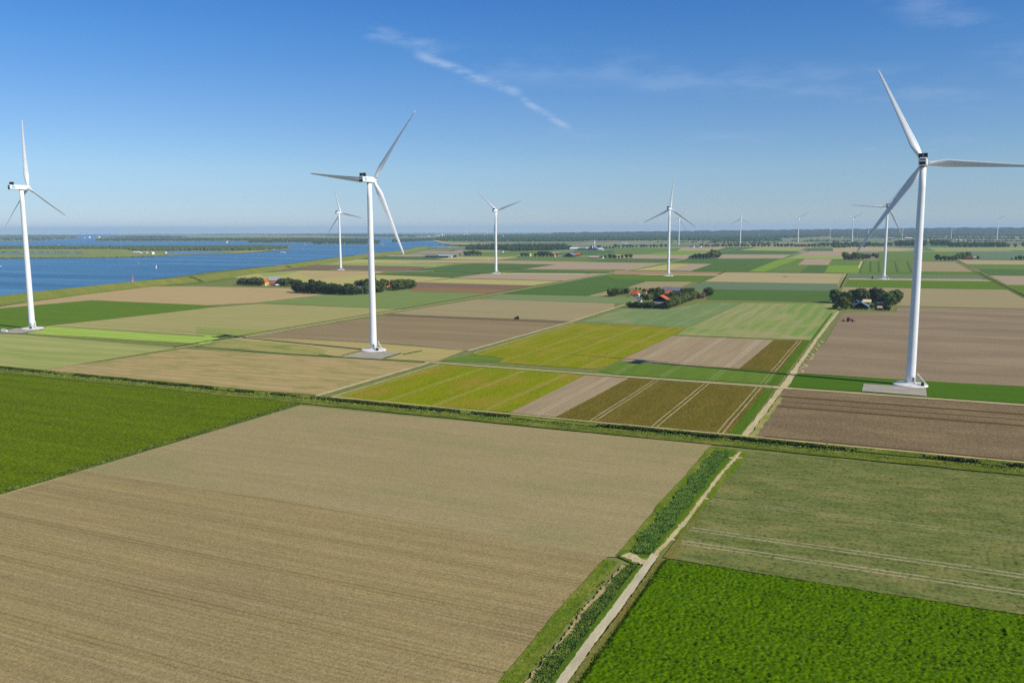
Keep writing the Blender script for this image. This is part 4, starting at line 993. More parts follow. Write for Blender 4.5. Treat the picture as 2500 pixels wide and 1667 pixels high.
# ------------------------------------------------------------------ buildings
def house(name, label, px, L, Wd, hw, hr, axis='x', wall='whitewall', roof='orange_tile', hip=0.0, windows=0, door=False, cat='house', group=None, over=.5, chimney=False, big_door=False, stripe=None):
    """a gabled or hipped building: px = photo point at the middle of its base, ridge along x or y of the field grid"""
    p = px if isinstance(px, Vector) else at(*px)
    T = empty(name, p, 0 if axis == 'x' else R(90), label, cat, group)
    MBw = MB(); x, y = L/2, Wd/2; gi = 0 if hip else hr
    # walls with gables as one closed body
    v = [(-x,-y,-.3),(x,-y,-.3),(x,y,-.3),(-x,y,-.3),(-x,-y,hw),(x,-y,hw),(x,y,hw),(-x,y,hw)]
    f = [(0,1,5,4),(2,3,7,6),(3,2,1,0)]
    if hip: f += [(1,2,6,5),(3,0,4,7),(4,5,6,7)]
    else:
        v += [(-x,0,hw+hr-.06),(x,0,hw+hr-.06)]; f += [(1,2,6,9,5),(3,0,4,8,7),(4,5,9,8),(6,7,8,9)]
    MBw.add(v, f).build('wall', M[wall], T)
    # roof: two slabs with thickness (or four hipped faces)
    o = over; sl = hr/y; t = .22
    xr = x-hip
    top = [(-x-o,-y-o,hw-o*sl),(x+o,-y-o,hw-o*sl),(x+o,y+o,hw-o*sl),(-x-o,y+o,hw-o*sl),(-xr-(0 if hip else o),0,hw+hr),(xr+(0 if hip else o),0,hw+hr)]
    V = [(a,b,c+.03) for a,b,c in top]+[(a,b,c+t+.03) for a,b,c in top]
    Fc = [(6,7,11,10),(8,9,10,11),(7,8,11),(9,6,10),(0,4,5,1),(2,5,4,3),(1,5,2),(3,4,0),(0,1,7,6),(1,2,8,7),(2,3,9,8),(3,0,6,9)]
    rf = MB().add(V, Fc).build('roof', M[roof], T)
    if stripe: MB().box((stripe[0], -y*.5, hw+hr*.5+t+.06), (stripe[1], y*.9, .08)).build('roof_panel', M[stripe[2]], rf)
    if chimney: MB().box((x*.4, .2, hw+hr+.5), (.9, .9, 2.0)).build('chimney', M['brick'], rf)
    for i in range(windows):
        wx = -x+(i+.75)*L/(windows+.5)
        fr = MB().box((wx, -y-.03, hw*.55), (1.5, .1, 1.5)).build('window', M['offwhite'], T)
        MB().box((wx, -y-.06, hw*.55), (1.15, .1, 1.15)).build('pane', M['glass'], fr)
    if door: MB().box((x*.1, -y-.04, 1.05), (1.1, .12, 2.1)).build('door', M['dark'], T)
    if big_door: MB().box((0, -y-.04, min(hw*.45, 2.2)), (L*.22, .12, min(hw*.85, 4.2))).build('barn_door', M['dark'], T)
    return T
def B8(x, y): return (1470+x/8.4, 680+y/8.4)
def B11(x, y): return (2010+x/11.2, 690+y/11.2)
def B9(x, y): return (560+x/9.046, 660+y/9.046)
def B98(x, y): return (800+x/9.8, 660+y/9.8)
def C7(x, y): return (1000+x/7.84, 540+y/7.84)
def D7(x, y): return (1280+x/7.84, 560+y/7.84)
def E47(x, y): return (1500+x/S5, 540+y/S5)
def buildings():
    H = house
    H('farmhouse', 'white farmhouse with a bright red hipped roof and dark windows', B8(668,365), 10.5, 8.5, 3.4, 4.2, 'x', 'whitewall', 'red_tile', 3.2, 4, True, chimney=True)
    H('house', 'small cream cottage with pale gable beside the red-roofed farmhouse', B8(872,300), 6, 6.5, 3.2, 2.6, 'y', 'cream', 'brown_tile', 0, 2, True)
    H('barn', 'long barn with a grey roof behind the trees of the orange-roofed farm', B8(1425,292), 24, 11, 3.6, 4.0, 'x', 'grey', 'grey_roof', 0, 0, cat='barn')
    H('barn', 'barn with a faded orange roof before the grey-roofed barn', B8(1335,352), 11, 8, 3.0, 3.6, 'x', 'brick', 'orange_tile', 0, 3, cat='barn', big_door=True)
    H('barn', 'big barn with a dark gable and sunlit orange roof at the hedge', B8(1215,490), 15, 17, 3.6, 4.8, 'y', 'dark_wall', 'orange_tile', 0, 2, cat='barn', stripe=None, big_door=True)
    H('shed', 'low lean-to shed with a grey roof before the dark gable', B8(1200,560), 18, 6, 2.6, 1.6, 'x', 'grey', 'grey_roof', 0, 0, cat='shed')
    H('shed', 'little white shed near the red-roofed farmhouse', B8(765,478), 5.5, 4.5, 2.4, 1.4, 'x', 'whitewall', 'grey_roof', 0, 1, True, cat='shed')
    H('shed', 'small white garage beside the red-roofed farmhouse', B8(740,372), 4.5, 4, 2.2, 1.2, 'y', 'whitewall', 'whitewall', 0, 0, True, cat='garage')
    H('barn', 'dark barn with blue-grey roof edges facing the brown field', B11(1025,705), 15.5, 15, 2.6, 4.6, 'y', 'dark_wall', 'blue_roof', 0, 2, cat='barn', big_door=True)
    H('house', 'cream roofed outbuilding behind the dark blue-edged barn', B11(1190,600), 8, 7, 3.2, 2.4, 'x', 'cream', 'cream', 0, 2)
    H('house', 'small blue-grey shed roof left of the dark barn', B11(905,590), 6, 5, 2.8, 2.0, 'y', 'grey', 'blue_roof', 0, 1)
    H('house', 'white gabled house under the trees next to the big turbine tower', B11(1580,560), 9, 8.5, 2.6, 3.8, 'y', 'whitewall', 'brown_tile', 0, 2, True)
    H('shed', 'small brick shed at the corner of the blue-barn farm', B11(1560,745), 5, 4, 2.4, 1.6, 'x', 'brick', 'pink', 0, 1, True, cat='shed')
    H('house', 'yellow gabled house with a red roof near the lake', B9(775,335), 9, 10.5, 5.2, 4.6, 'y', 'yellow', 'orange_tile', 0, 3, True)
    H('barn', 'barn with a pale grey roof behind the yellow house', B9(1040,285), 22, 12, 5.0, 4.2, 'x', 'grey', 'pale_roof', 0, 0, cat='barn')
    H('house', 'red-roofed house between the yellow house and the trees', B9(968,332), 11, 8, 2.6, 4.2, 'x', 'whitewall', 'orange_tile', 0, 3, True)
    H('shed', 'low white shed beside the red-roofed house near the lake', B9(1062,325), 6, 4, 2, .8, 'x', 'whitewall', 'whitewall', 0, 0, cat='shed')
    H('house', 'house with a sunlit orange roof just right of the tower', B98(1335,405), 12, 9, 3, 4.6, 'x', 'cream', 'orange_tile', 0, 2, True)
    H('house', 'house with an orange roof half hidden by bushes right of the tower', B98(1570,450), 12, 9, 3, 4.4, 'x', 'brick', 'orange_tile', 0, 2, True)
    H('house', 'grey roofed house in the dark wood left of the tower', B98(785,495), 13, 8, 3, 3.4, 'x', 'whitewall', 'grey_roof', 0, 2, True)
    H('shed', 'tiny shed with a red roof inside the dark wood', B98(565,540), 5, 4, 3.4, 2.6, 'x', 'whitewall', 'red_tile', 0, 1, cat='shed')
    # farther farms
    H('barn', 'long dark barn with a pale flat roof by the lake end', C7(435,692), 36, 26, 4.2, 3.0, 'x', 'dark_wall', 'grey_roof', 0, 0, cat='barn')
    H('barn', 'long blue-grey barn beside the white hall near the lake end', C7(690,692), 62, 24, 4.4, 3.4, 'x', 'dark_wall', 'pale_roof', 0, 0, cat='barn')
    H('hall', 'small white hall at the end of the blue-grey barn', C7(790,696), 12, 10, 4.6, 2.0, 'x', 'whitewall', 'pale_roof', 0, 0, cat='hall')
    H('shed', 'low pinkish shed before the dark round trees', C7(1115,660), 14, 8, 3.0, 2.0, 'x', 'cream', 'pink', 0, 0, cat='shed')
    H('house', 'white house at the edge of the wood behind the middle turbine', C7(1765,598), 12, 9, 5, 4, 'x', 'whitewall', 'grey_roof')
    H('house', 'orange-walled house hidden in the far wood', C7(1215,512), 20, 10, 8, 6, 'x', 'cream', 'orange_tile')
    H('house', 'small cream house left of the dark copse', D7(100,512), 9, 8, 4.5, 2.6, 'y', 'cream', 'cream')
    H('house', 'pale pink gabled house between copse and blue barn', D7(568,528), 12, 9, 5, 4, 'y', 'pink', 'orange_tile')
    H('barn', 'big barn with a dark gable and blue-grey roof on the far farm', D7(880,525), 26, 28, 5, 6.5, 'y', 'dark_wall', 'blue_roof', 0, 0, cat='barn')
    H('barn', 'barn with an orange roof beside the dark gabled barn far off', D7(1010,512), 26, 16, 4, 5.5, 'x', 'brick', 'orange_tile', 0, 0, cat='barn')
    H('barn', 'grey roofed wing left of the dark gabled barn far off', D7(780,522), 16, 12, 3.4, 3.6, 'x', 'pink', 'grey_roof', 0, 0, cat='barn')
    H('barn', 'long barn with a pink roof and white end', D7(1345,556), 30, 15, 2.8, 4.2, 'x', 'brick', 'pink', 0, 0, cat='barn')
    H('house', 'white house at the end of the pink-roofed barn', D7(1485,556), 10, 9, 4, 2.6, 'y', 'whitewall', 'grey_roof')
    H('house', 'white farmhouse standing before the long avenue', E47(905,303), 16, 10, 5, 3.4, 'y', 'whitewall', 'grey_roof')
    H('house', 'bright white gabled house before the long avenue', E47(985,301), 16, 12, 6, 4.6, 'y', 'whitewall', 'dark_wall')
    H('barn', 'long low barn behind the two white houses', E47(945,298), 60, 14, 4, 3, 'x', 'brick', 'grey_roof', 0, 0, cat='barn')
    H('barn', 'long red-roofed barn at the avenue under the distant turbine', E47(2165,291), 60, 16, 3.5, 5, 'x', 'brick', 'brown_tile', 0, 0, cat='barn')
    H('house', 'white farm building on the far fields left of the avenue', E47(115,262), 30, 12, 5, 4, 'x', 'whitewall', 'pale_roof')
    H('barn', 'long barn with a red roof among round trees at the right', (2000+1700/S5, 540+438/S5), 26, 14, 3.4, 5.4, 'x', 'brick', 'brown_tile', 0, 0, cat='barn')
    H('shed', 'pale shed at the end of the red barn at the right', (2000+1775/S5, 540+430/S5), 12, 8, 3, 2, 'x', 'offwhite', 'pale_roof', 0, 0, cat='shed')
    H('house', 'gabled house with a mauve roof and yellowish wall in the copse', (2131.5,631), 13, 13, 7.5, 8, 'y', 'cream', 'brown_tile', 0, 2)
    H('shed', 'small pink shed in the copse under the dark blade tip', (2089.5,635.6), 9, 7, 3, 2.5, 'x', 'pink', 'brown_tile', 0, 1, cat='shed')
    H('house', 'white house standing beside the road behind the blade tip', (2111.5,606.5), 14, 10, 6, 4, 'y', 'whitewall', 'grey_roof')
    H('barn', 'long white shed beyond the tree belt on the far right farm', (2173,583.8), 60, 20, 6, 4, 'x', 'brick', 'pale_roof', 0, 0, cat='barn')
    H('barn', 'white roofed shed in the far right farm row', (2218,583.2), 50, 20, 6, 4, 'x', 'brick', 'whitewall', 0, 0, cat='barn')
    H('barn', 'white shed near the tiny lone turbine', (2337,587.2), 60, 14, 4, 2, 'x', 'whitewall', 'whitewall', 0, 0, cat='barn')
    # island huts
    H('hut', 'long white pavilion on the island', (336,618.6), 38, 10, 4, 2.4, 'x', 'whitewall', 'whitewall', 0, 0, cat='hut')
    H('hut', 'white pavilion with a red roof edge on the island', (355,618.2), 20, 9, 5, 3, 'x', 'whitewall', 'pink', 0, 0, cat='hut')
    H('hut', 'bright white cabin on the island quay', (372.5,621.8), 10, 9, 6, 3, 'y', 'whitewall', 'whitewall', 0, 0, cat='hut')
    H('hut', 'pale green-roofed hut near the island lagoon', (404,620), 9, 8, 5, 2.6, 'y', 'whitewall', 'pale_roof', 0, 0, cat='hut')
    # town and works in the haze
    def block(name, label, base, wpx, hpx, dm, mat='whitewall', cat='building', group='white buildings of the town on the horizon', kind='box'):
        p = at(*base); k = mpx(p); w, h = wpx*k, hpx*k
        T = empty(name, p, -GRID*.2, label, cat, group)
        if kind == 'tower': MB().lathe([(w/2, -1), (w/2*.92, h*.96), (w/2*.98, h)], 14).build('shaft', M[mat], T, False)
        else:
            MB().box((0, 0, h/2-.5), (w, dm, h+1)).build('wall', M[mat], T)
            MB().box((0, 0, h+.5), (w*1.01, dm*1.01, 1.0)).build('roof', M['pale_roof'], T)
    c = lambda x, y: C7(x, y)
    s = 1/7.84
    for i, (x, y, w, h, lab) in enumerate([(230,292,330,9,'very long low white greenhouse at the far lake shore'),(520,290,90,7,'low white shed between greenhouse and silo tower'),(625,296,70,14,'white works building under the pale silo tower'),(680,298,30,16,'small white block right of the pale silo tower'),
            (775,298,45,16,'white block with two bays left in the town'),(870,300,48,15,'wide white hall low in the town'),(960,268,80,16,'big white hall highest on the town edge'),(945,302,58,12,'white hall just below the biggest hall'),(1070,285,70,14,'pinkish works between two chimneys'),
            (1130,290,34,22,'white block right of the thin chimney'),(1195,272,40,14,'pale block behind the town trees'),(1285,292,46,14,'lone white hall in the middle of the town'),(1400,292,80,14,'wide white hall left of the second chimney'),(1510,290,56,18,'white hall right of the second chimney'),
            (1765,290,58,10,'flat white hall right of the middle turbine'),(1930,278,56,12,'white roof above the forest right of the middle turbine'),(2235,282,52,14,'white works building with a short stack over the forest')]):
        block('building', lab, c(x, y), w*s, h*s, 40, 'pink' if 'pink' in lab else 'whitewall')
    for (x, y, w, h, lab) in [(625,285,26,40,'pale silo tower rising above the town works'),(1042,278,14,44,'white round silo beside the pinkish works'),(1094,284,9,108,'thin tall chimney of the town'),(1428,282,14,34,'stubby white silo in the town'),(1490,268,8,70,'second tall thin chimney of the town'),(2206,270,10,36,'short stack over the forest')]:
        block('chimney', lab, c(x, y), w*s, h*s, 10, cat='chimney', kind='tower', group='stacks and silos of the town')
    for (x, y, w, h, lab) in [(1707,205,34,26,'white ship hall at the mouth of the far channel'),(1893,202,34,22,'white boat house across the far channel'),(1590,205,100,8,'long pale quay shed at the far channel')]:
        block('building', lab, (x/7.84, 555+y/7.84), w*s, h*s, 20, group='white buildings at the far channel')
    for (x, y, w, h, lab) in [(2170,198,150,8,'long low white shed on the far shore'),(415+2195,198,34,10,'small white shed on the far shore'),(1775+2195,104,80,14,'huge pale hall on the horizon above the lake')]:
        block('building', lab, (x/7.84, 555+y/7.84), w*s, h*s, 30, group='white buildings on the far shore')
    for (x, y, w, h) in [(1548,100,18,45),(2243,100,16,48)]:
        block('mast', 'faint lattice-like tower on the horizon over the lake', (x/7.84, 555+(y+8)/7.84), w*s*.6, (h+8)*s, 10, 'grey', 'tower', 'faint towers on the horizon', 'tower')
    # the dark factory
    p = at(*D7(1218,396)); k = mpx(p); T = empty('factory', p, 0, 'dark blue factory with tank blocks and a tall white chimney', 'factory')
    u = k/7.84
    MB().box((0, 8, 14*u), (395*u, 40, 32*u)).build('wall', M['navy'], T)
    rf = MB().box((-110*u, 14, 36*u), (160*u, 36, 12*u)).build('roof', M['whitewall'], T)
    MB().lathe([(9*u, 0), (7*u, 185*u)], 12, (90*u, 26, 0)).build('chimney', M['whitewall'], T)
    MB().lathe([(9*u, 0), (9*u, 82*u)], 12, (62*u, 18, 0)).build('silo', M['whitewall'], T)
    MB().box((36*u, 30, 40*u), (48*u, 20, 76*u)).build('tank_block', M['navy'], T); MB().box((172*u, 30, 42*u), (54*u, 20, 84*u)).build('tank_block', M['navy'], T)
    house('shed', 'white roofed shed left of the dark blue factory', D7(970,394), 40*1.0, 16, 5, 5, 'x', 'pink', 'whitewall', 0, 0, cat='shed')
    house('shed', 'white shed right of the dark blue factory', D7(1445,396), 28, 14, 4, 4, 'x', 'whitewall', 'whitewall', 0, 0, cat='shed')

# ------------------------------------------------------------------ vehicles and boats
def wheel(x, y, r, w, par):
    b = MB().lathe([(r*.55, -w/2), (r*.95, -w/2), (r, -w*.3), (r, w*.3), (r*.95, w/2), (r*.55, w/2)], 18, (x, y, r), 'y').build('wheel', M['tyre'], par)
    MB().lathe([(r*.54, -w*.42), (r*.54, w*.42)], 12, (x, y, r), 'y').build('rim', M['grey'], b)
def tractor(px, paint, label, dirn=1, implement=None, rot=0.0, s=1.0):
    p = at(*px); T = empty('tractor', p+Vector((0,0,.3)), rot if dirn > 0 else rot+math.pi, label, 'tractor')
    T.scale = (s, s, s)
    MB().box((1.7, 0, 1.45), (2.6, 1.0, .9)).box((2.9, 0, 1.2), (.25, .9, .8)).box((.2, 0, 1.1), (1.6, .9, .6)).build('body', M[paint], T)
    MB().box((-.4, 0, 2.35), (1.7, 1.6, 1.3)).build('cab', M['glass'], T)
    MB().box((-.4, 0, 3.06), (1.9, 1.75, .16)).build('cab_roof', M[paint], T)
    for y in (.95, -.95):
        wheel(-.6, y, .95, .55, T); wheel(2.4, y*.95, .62, .42, T)
        MB().box((-.6, y, 1.98), (1.5, .6, .12)).build('mudguard', M[paint], T)
    MB().tube((1.9, .35, 1.8), (1.9, .35, 2.9), .07).build('exhaust', M['dark'], T)
    if implement:
        I = empty('implement', T.matrix_world @ Vector((0,0,0)) if False else p+Vector((0,0,.3)), T.rotation_euler.z, implement[1], 'farm implement')
        MB().box((-2.6, 0, .9), (2.2, .25, .25)).box((-4.3, 0, .95), (.35, 5.0, .3)).box((-5.3, 0, .8), (.3, 5.0, .25)).build('frame', M['dark'], I)
        MB().box((-4.8, 0, 1.65), (1.3, 3.6, .9)).build('hopper', M[implement[0]], I)
        b = MB()
        for i in range(11): b.lathe([(.38, -.03), (.38, .03)], 12, (-5.4, -2.4+i*.48, .38), 'y')
        b.build('disc_row', M['dark'], I)['kind'] = 'stuff'
        for y in (1.5, -1.5): wheel(-4.2, y, .55, .4, I)
        f = MB().box((3.9, 0, .8), (.9, 2.6, .8)); f.build('front_weight', M[implement[0]], T)
def van(px):
    T = empty('van', at(*px)+Vector((0,0,.35)), R(8), 'white delivery van parked by the turbine at the left edge', 'van')
    MB().add([(-2.7,-1,.35),(2.7,-1,.35),(2.7,1,.35),(-2.7,1,.35),(-2.7,-1,2.4),(1.0,-1,2.45),(1.0,1,2.45),(-2.7,1,2.4),(1.9,-.95,1.45),(1.9,.95,1.45),(2.7,-.95,1.15),(2.7,.95,1.15)],
        [(0,3,2,1),(4,5,6,7),(0,4,7,3),(5,8,9,6),(8,10,11,9),(10,1,2,11),(0,1,10,8,5,4),(2,3,7,6,9,11)]).build('body', M['hull'], T)
    MB().add([(1.08,-.85,2.3),(1.86,-.85,1.52),(1.86,.85,1.52),(1.08,.85,2.3)], [(0,1,2,3)]).build('windscreen', M['glass'], T).location = (.06, 0, .06)
    for y in (1.0, -1.0):
        MB().box((.7, y*1.005, 1.85), (.9, .03, .6)).build('side_window', M['glass'], T)
        for x in (-1.7, 1.8): wheel(x, y*.92, .36, .24, T)
def boat(px, label, kind, L=9.0, sail='hull', rot=0.3, mast=11.0):
    p = at(*px)+Vector((0,0,.65)); T = empty('sailing_boat' if kind == 'sail' else 'motor_boat', p, rot, label, 'sailing boat' if kind == 'sail' else 'motor boat', 'boats on the lake')
    n = 9; V = []; F = []
    for i in range(n):
        t = i/(n-1); x = (t-.5)*L; w = L*.15*math.sin(math.pi*min(1, .18+t*.82))**.7*(1 if t < .6 else 1-((t-.6)/.4)**2*.95); z = .1*L*(.9+.35*t)
        V += [(x, -w, z), (x, 0, -.1), (x, w, z)]
        if i: F += [(3*i-3, 3*i, 3*i+1, 3*i-2), (3*i-2, 3*i+1, 3*i+2, 3*i-1), (3*i-1, 3*i+2, 3*i, 3*i-3)]
    F += [(0, 1, 2), (3*n-3, 3*n-1, 3*n-2)]
    mesh_np('hull', V, F, M['hull'], T)
    if kind == 'sail':
        MB().tube((.05*L, 0, .5), (.05*L, 0, mast+.5), .09).build('mast', M['offwhite'], T)
        if sail:
            b = MB().add([(.02*L,.05,1.8),(-.42*L,.35,1.8),(.03*L,.05,mast+.2),(.02*L,-.02,1.8),(-.42*L,.28,1.8),(.03*L,-.02,mast+.2)], [(0,1,2),(5,4,3),(0,3,4,1),(1,4,5,2),(2,5,3,0)]); b.build('mainsail', M[sail], T)
            b = MB().add([(.08*L,.05,1.5),(.46*L,.1,1.2),(.06*L,.05,mast*.85),(.08*L,-.02,1.5),(.46*L,.04,1.2),(.06*L,-.02,mast*.85)], [(0,1,2),(5,4,3),(0,3,4,1),(1,4,5,2),(2,5,3,0)]); b.build('foresail', M[sail], T)
    else:
        MB().box((-.08*L, 0, .1*L+.9), (.45*L, .2*L, 1.6)).build('cabin', M['hull'], T)
        MB().box((-.05*L, 0, .1*L+1.15), (.3*L, .203*L, .5)).build('window', M['glass'], T)
def vehicles():
    tractor((2072,786), 'red_paint', 'red tractor working on the brown field by the blue-barn farm', 1, ('red_paint', 'red and grey seed drill hitched behind the red tractor'), R(2), 1.25)
    tractor((1263,780), 'blue_paint', 'dark tractor at the edge of the brown field before the farm', -1, None, R(-4), .95)
    tractor((2131,681), 'white', 'small pale tractor on the headland beside a turbine', 1, None, R(0), 1.5)
    van((11,811))
    b = boat
    b((325,688), 'sailing boat with red sails close to the dike', 'sail', 9, 'red_sail', 2.1, 10.5); b((382,657), 'white sailing boat with a tall narrow sail on the lake', 'sail', 7.5, 'hull', 2.05, 10)
    b((336,644.5), 'small white boat with bare mast in the middle of the lake', 'sail', 8, None, .4, 9); b((690,618), 'long white motor boat off the island point', 'motor', 22, rot=GRID+.15)
    b((738,609.5), 'white sailing boat with a bare mast off the island point', 'sail', 11, None, .6, 14); b((745,609), 'dark sailing boat beside the white bare-masted boat', 'sail', 10, None, .2, 12)
    b((744.5,599), 'small white boat before the far shore woods', 'motor', 14); b((648,611), 'small white boat moored at the island beach', 'motor', 12); b((668,611.3), 'white cabin boat moored at the tip of the island beach', 'motor', 16)
    b((933,598.5), 'white motor boat leaving the side channel', 'motor', 20); b((420,590), 'white boat under the far left shore woods', 'motor', 20); b((506,593), 'small white boat alone on the back water', 'motor', 12)
    b((554.5,593.5), 'white sailing boat on the back water', 'sail', 12, 'hull', 1.0, 16); b((565,593.2), 'small white boat just right of a sailing boat', 'motor', 12)
    b((37,590), 'white boat near the left far shore', 'motor', 16); b((142,599.5), 'small pale boat behind the island wood', 'motor', 14); b((1,652), 'small white boat at the left picture edge', 'motor', 8)
    for i in range(14):
        x = 1058+i*4.6+random.uniform(-1, 1); y = 604.2+random.uniform(-.8, .3)-(i > 9)*.4
        boat((x, y), 'white yacht moored in the small harbour', 'sail', random.uniform(9, 13), None, random.uniform(0, 3), random.uniform(9, 22 if i == 1 else 12))
    for o in COL.objects:
        if o.get('label') == 'white yacht moored in the small harbour': o['group'] = 'yachts in the small harbour'

# ------------------------------------------------------------------ growth close to the viewer
def tufts(name, segs, dens, h, mat, label, cat, seed, gate=None, lean=.5, blades=4, wfac=.28):
    """segs: list of (a, b, width): upright leaf blades scattered along strips"""
    r = np.random.default_rng(seed); PP = []
    for a, b, w in segs:
        a, b = np.array(a[:2], float), np.array(b[:2], float); L = np.linalg.norm(b-a); n = int(L*w*dens)
        d = (b-a)/L; t = r.uniform(0, L, n); s = r.uniform(-.5, .5, n)*w
        s += np.sin(t*.31+seed)*w*.12+np.sin(t*1.1)*w*.07
        q = a+d*t[:, None]+np.stack([-d[1]*s, d[0]*s], 1)
        if gate: k = np.sin(t*gate*1.7+np.sin(t*gate*.61)*2.3+seed)+.7*np.sin(t*gate*.43+seed*2)+r.normal(0, .35, n); q = q[k > -.35]
        PP.append(q)
    P = np.concatenate(PP); n = len(P)*blades; P = np.repeat(P, blades, 0)+r.normal(0, .22, (n, 2))
    a = r.uniform(0, 6.28, n); hh = h*r.uniform(.5, 1.25, n); w = hh*wfac*r.uniform(.6, 1.4, n)
    dx, dy = np.cos(a), np.sin(a); z = .12+zc(P[:, 0], P[:, 1]); ln = r.normal(0, lean*.35, (n, 2))*hh[:, None]
    A = np.stack([P[:, 0]-dx*w/2, P[:, 1]-dy*w/2, z], 1); B = np.stack([P[:, 0]+dx*w/2, P[:, 1]+dy*w/2, z], 1)
    C = np.stack([P[:, 0]+dx*w*.6+ln[:, 0], P[:, 1]+dy*w*.6+ln[:, 1], z+hh*.9], 1); D = np.stack([P[:, 0]-dx*w*.5+ln[:, 0], P[:, 1]-dy*w*.5+ln[:, 1], z+hh], 1)
    V = np.stack([A, B, C, D], 1).reshape(-1, 3)
    return tag(mesh_np(name, V, np.arange(n*4).reshape(-1, 4), M[mat]), label, cat, kind='stuff')
def g2(x0, y0, x1, y1, w):
    return (at(x0, y0), at(x1, y1), w)
def growth():
    X0, X1 = -760, 150
    tufts('reeds', [((X0, 343.4), (X1, 343.4), 2.4)], 5.0, 1.15, 'reed_dark', 'dark reeds in clumps along the straight cross ditch', 'reeds', 3, .09, wfac=.5)
    tufts('reeds', [((X0, 340.0), (X1, 340.0), 3.0)], 1.6, .7, 'reed', 'lighter rough growth along the cross ditch', 'reeds', 4, .05, wfac=.5)
    tufts('grass', [((X0, 336.5), (X1, 336.5), 5), ((X0, 347), (X1, 347), 4)], .9, .5, 'grass_tuft', 'tufts of verge grass beside the cross ditch', 'grass', 5, None, wfac=.7, blades=3)
    a = [g2(1762, 1106, 1560, 1352, 4.6)]
    tufts('reeds', a, 42, .8, 'reed_blue', 'bluish reeds filling the ditch north of the concrete lane', 'reeds', 6, None, wfac=.2, lean=1.1)
    tufts('reeds', [g2(1768, 1104, 1588, 1300, 1.2)], 8, .7, 'reed_dark', 'dark reeds along the waterline of that ditch', 'reeds', 7, .3, wfac=.4)
    tufts('reeds', [g2(1543, 1384, 1480, 1462, 2.0), g2(1480, 1462, 1400, 1565, 2.3), g2(1400, 1565, 1262, 1740, 2.6)], 44, .7, 'reed_blue', 'blue-green reeds in the ditch along the concrete lane', 'reeds', 8, None, wfac=.2, lean=1.1)
    tufts('grass', [g2(1526, 1384, 1440, 1480, 1.0), g2(1440, 1480, 1250, 1725, 1.0)], 4, .3, 'grass_dry', 'dry straw-coloured grass edging the ditch', 'grass', 9, None, wfac=.25, lean=1.5)
    tufts('grass', [g2(1490, 1372, 1285, 1620, 4), g2(1285, 1620, 1200, 1730, 4)], 2.2, .35, 'grass_tuft', 'short rough grass between stubble and ditch', 'grass', 10, None, wfac=.8, blades=3)
    path('ditch', [(1551, 1386), (1470, 1490), (1340, 1660), (1280, 1735)], .75, M['ditch_water'], raise_=.03)
    path('ditch', [(1764, 1106), (1640, 1240), (1566, 1348)], .9, M['ditch_water'], raise_=.03)
    tufts('grass', [g2(-400, 1334, 0, 1206, 3.4), g2(0, 1206, 350, 1099, 3.4), g2(350, 1099, 728, 986, 3.6)], 2.2, .6, 'reed', 'rough grass bank between the green crop and the stubble', 'grass', 12, None, wfac=.6, blades=3)
    tufts('grass', [g2(1614, 1364, 1524, 1490, 1.0), g2(1524, 1490, 1350, 1745, 1.0)], 3, .3, 'grass_tuft', 'thin grass between the concrete lane and the crop', 'grass', 13, None, wfac=.8, blades=3)
    canopy()
def vnoise(x, y, seed):
    r = np.random.default_rng(seed); T = r.random((256, 256)).astype(np.float32)
    xi, yi = np.floor(x).astype(int), np.floor(y).astype(int); fx, fy = x-xi, y-yi
    fx = fx*fx*(3-2*fx); fy = fy*fy*(3-2*fy)
    g = lambda a, b: T[a % 256, b % 256]
    return (g(xi, yi)*(1-fx)+g(xi+1, yi)*fx)*(1-fy)+(g(xi, yi+1)*(1-fx)+g(xi+1, yi+1)*fx)*fy
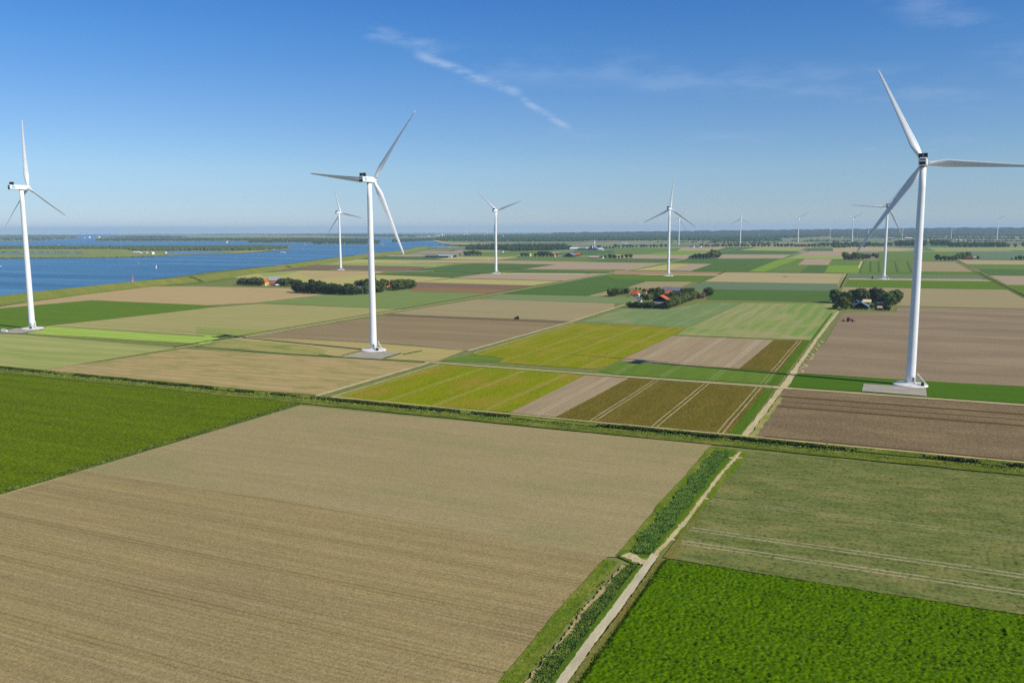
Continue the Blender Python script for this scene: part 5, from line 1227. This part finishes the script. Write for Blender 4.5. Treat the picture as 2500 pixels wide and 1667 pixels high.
def canopy():
    """the tall leafy crop at the lower right: a lumpy surface of real height with leaves standing out of it"""
    r = np.random.default_rng(77)
    x0, x1, y0, y1 = -51.0, 70.0, 128.0, 208.2
    st = .3; xs = np.arange(x0, x1, st); ys = np.arange(y0, y1, st)
    X, Y = np.meshgrid(xs, ys); X = X+r.uniform(-.1, .1, X.shape); Y = Y+r.uniform(-.1, .1, Y.shape)
    edge = np.minimum(np.minimum((X-x0)/1.2, (y1-Y)/1.2), 1).clip(0, 1)
    row = .5+.5*np.cos(Y*2*math.pi/.75)
    z = .1+edge*(.45+.2*vnoise(X*1.3, Y*1.3, 1)**1.3+.34*vnoise(X*2.3, Y*2.3, 2)+.12*row+.1*vnoise(X*.2, Y*.2, 3)-.3*(vnoise(X*1.9, Y*1.9, 8) > .72))
    for yy in (196.5, 178.2, 157.5, 136.4):
        for g in (-.9, .9): z -= .6*np.exp(-((Y-yy-g)/.36)**2)*(vnoise(X*.35, Y*0+yy, 9) > .35)
    n, m = X.shape; V = np.stack([X, Y, z], 2).reshape(-1, 3); i = np.arange((n-1)*m).reshape(n-1, m)[:, :-1].ravel()
    F = np.stack([i, i+1, i+m+1, i+m], 1)
    tag(mesh_np('crop', V, F, M['beet'], smooth=False), 'bright green leafy crop in the lower right field', 'crop', kind='stuff')
    # standing leaves
    k = 260000; q = np.stack([r.uniform(x0+.2, x1, k), r.uniform(y0, y1-.2, k)], 1)
    den = vnoise(q[:, 0]*.9, q[:, 1]*.9, 5)*.6+vnoise(q[:, 0]*.22, q[:, 1]*.22, 6)*.4
    near = np.min(np.abs(np.abs(q[:, 1][:, None]-np.array([196.5, 178.2, 157.5, 136.4])[None])-.9), 1)
    q = q[(den > .40) & (near > .3)]; k = len(q)
    a = r.uniform(0, 6.28, k); L = r.uniform(.22, .44, k); w = L*.45; el = r.uniform(.15, .9, k)
    d = np.stack([np.cos(a)*np.cos(el), np.sin(a)*np.cos(el), np.sin(el)], 1); s = np.stack([-np.sin(a), np.cos(a), 0*a], 1)
    b = np.stack([q[:, 0], q[:, 1], .55+.2*vnoise(q[:, 0]*1.3, q[:, 1]*1.3, 1)**1.3], 1)
    P = np.stack([b, b+d*L[:, None]*.55+s*w[:, None]*.5, b+d*L[:, None]-np.array([0, 0, .06]), b+d*L[:, None]*.55-s*w[:, None]*.5], 1).reshape(-1, 3)
    tag(mesh_np('leaves', P, np.arange(k*4).reshape(-1, 4), M['beet']), 'standing leaves of the bright green crop', 'crop leaves', kind='stuff')

# ------------------------------------------------------------------ build
def main():
    MATS()
    t = NT('grass_dry'); oi = t.n('ShaderNodeTexCoord'); n = t.noise(oi.outputs['Object'], .4, 3)
    M['grass_dry'] = t.bsdf(t.mix(t.ramp(n, .3, .7), lin((200,182,134)), lin((178,158,108))), .9, .1)
    build_world(); build_light(); build_ground(); lake(); fields(); lanes(); protos(); turbines(); groves(); woods(); hills(); buildings(); vehicles(); growth()
    build_haze()
    v = SC.view_settings; v.view_transform = 'Standard'; v.look = 'None'; v.exposure = EXPO; v.gamma = 1.0
    try: v.use_curve_mapping = False
    except Exception: pass
    c = SC.cycles
    c.max_bounces = 6; c.diffuse_bounces = 2; c.glossy_bounces = 2; c.transmission_bounces = 2; c.transparent_max_bounces = 4; c.volume_bounces = 1
    c.use_denoising = False; c.sample_clamp_indirect = 6
EXPO = 0.0
main()
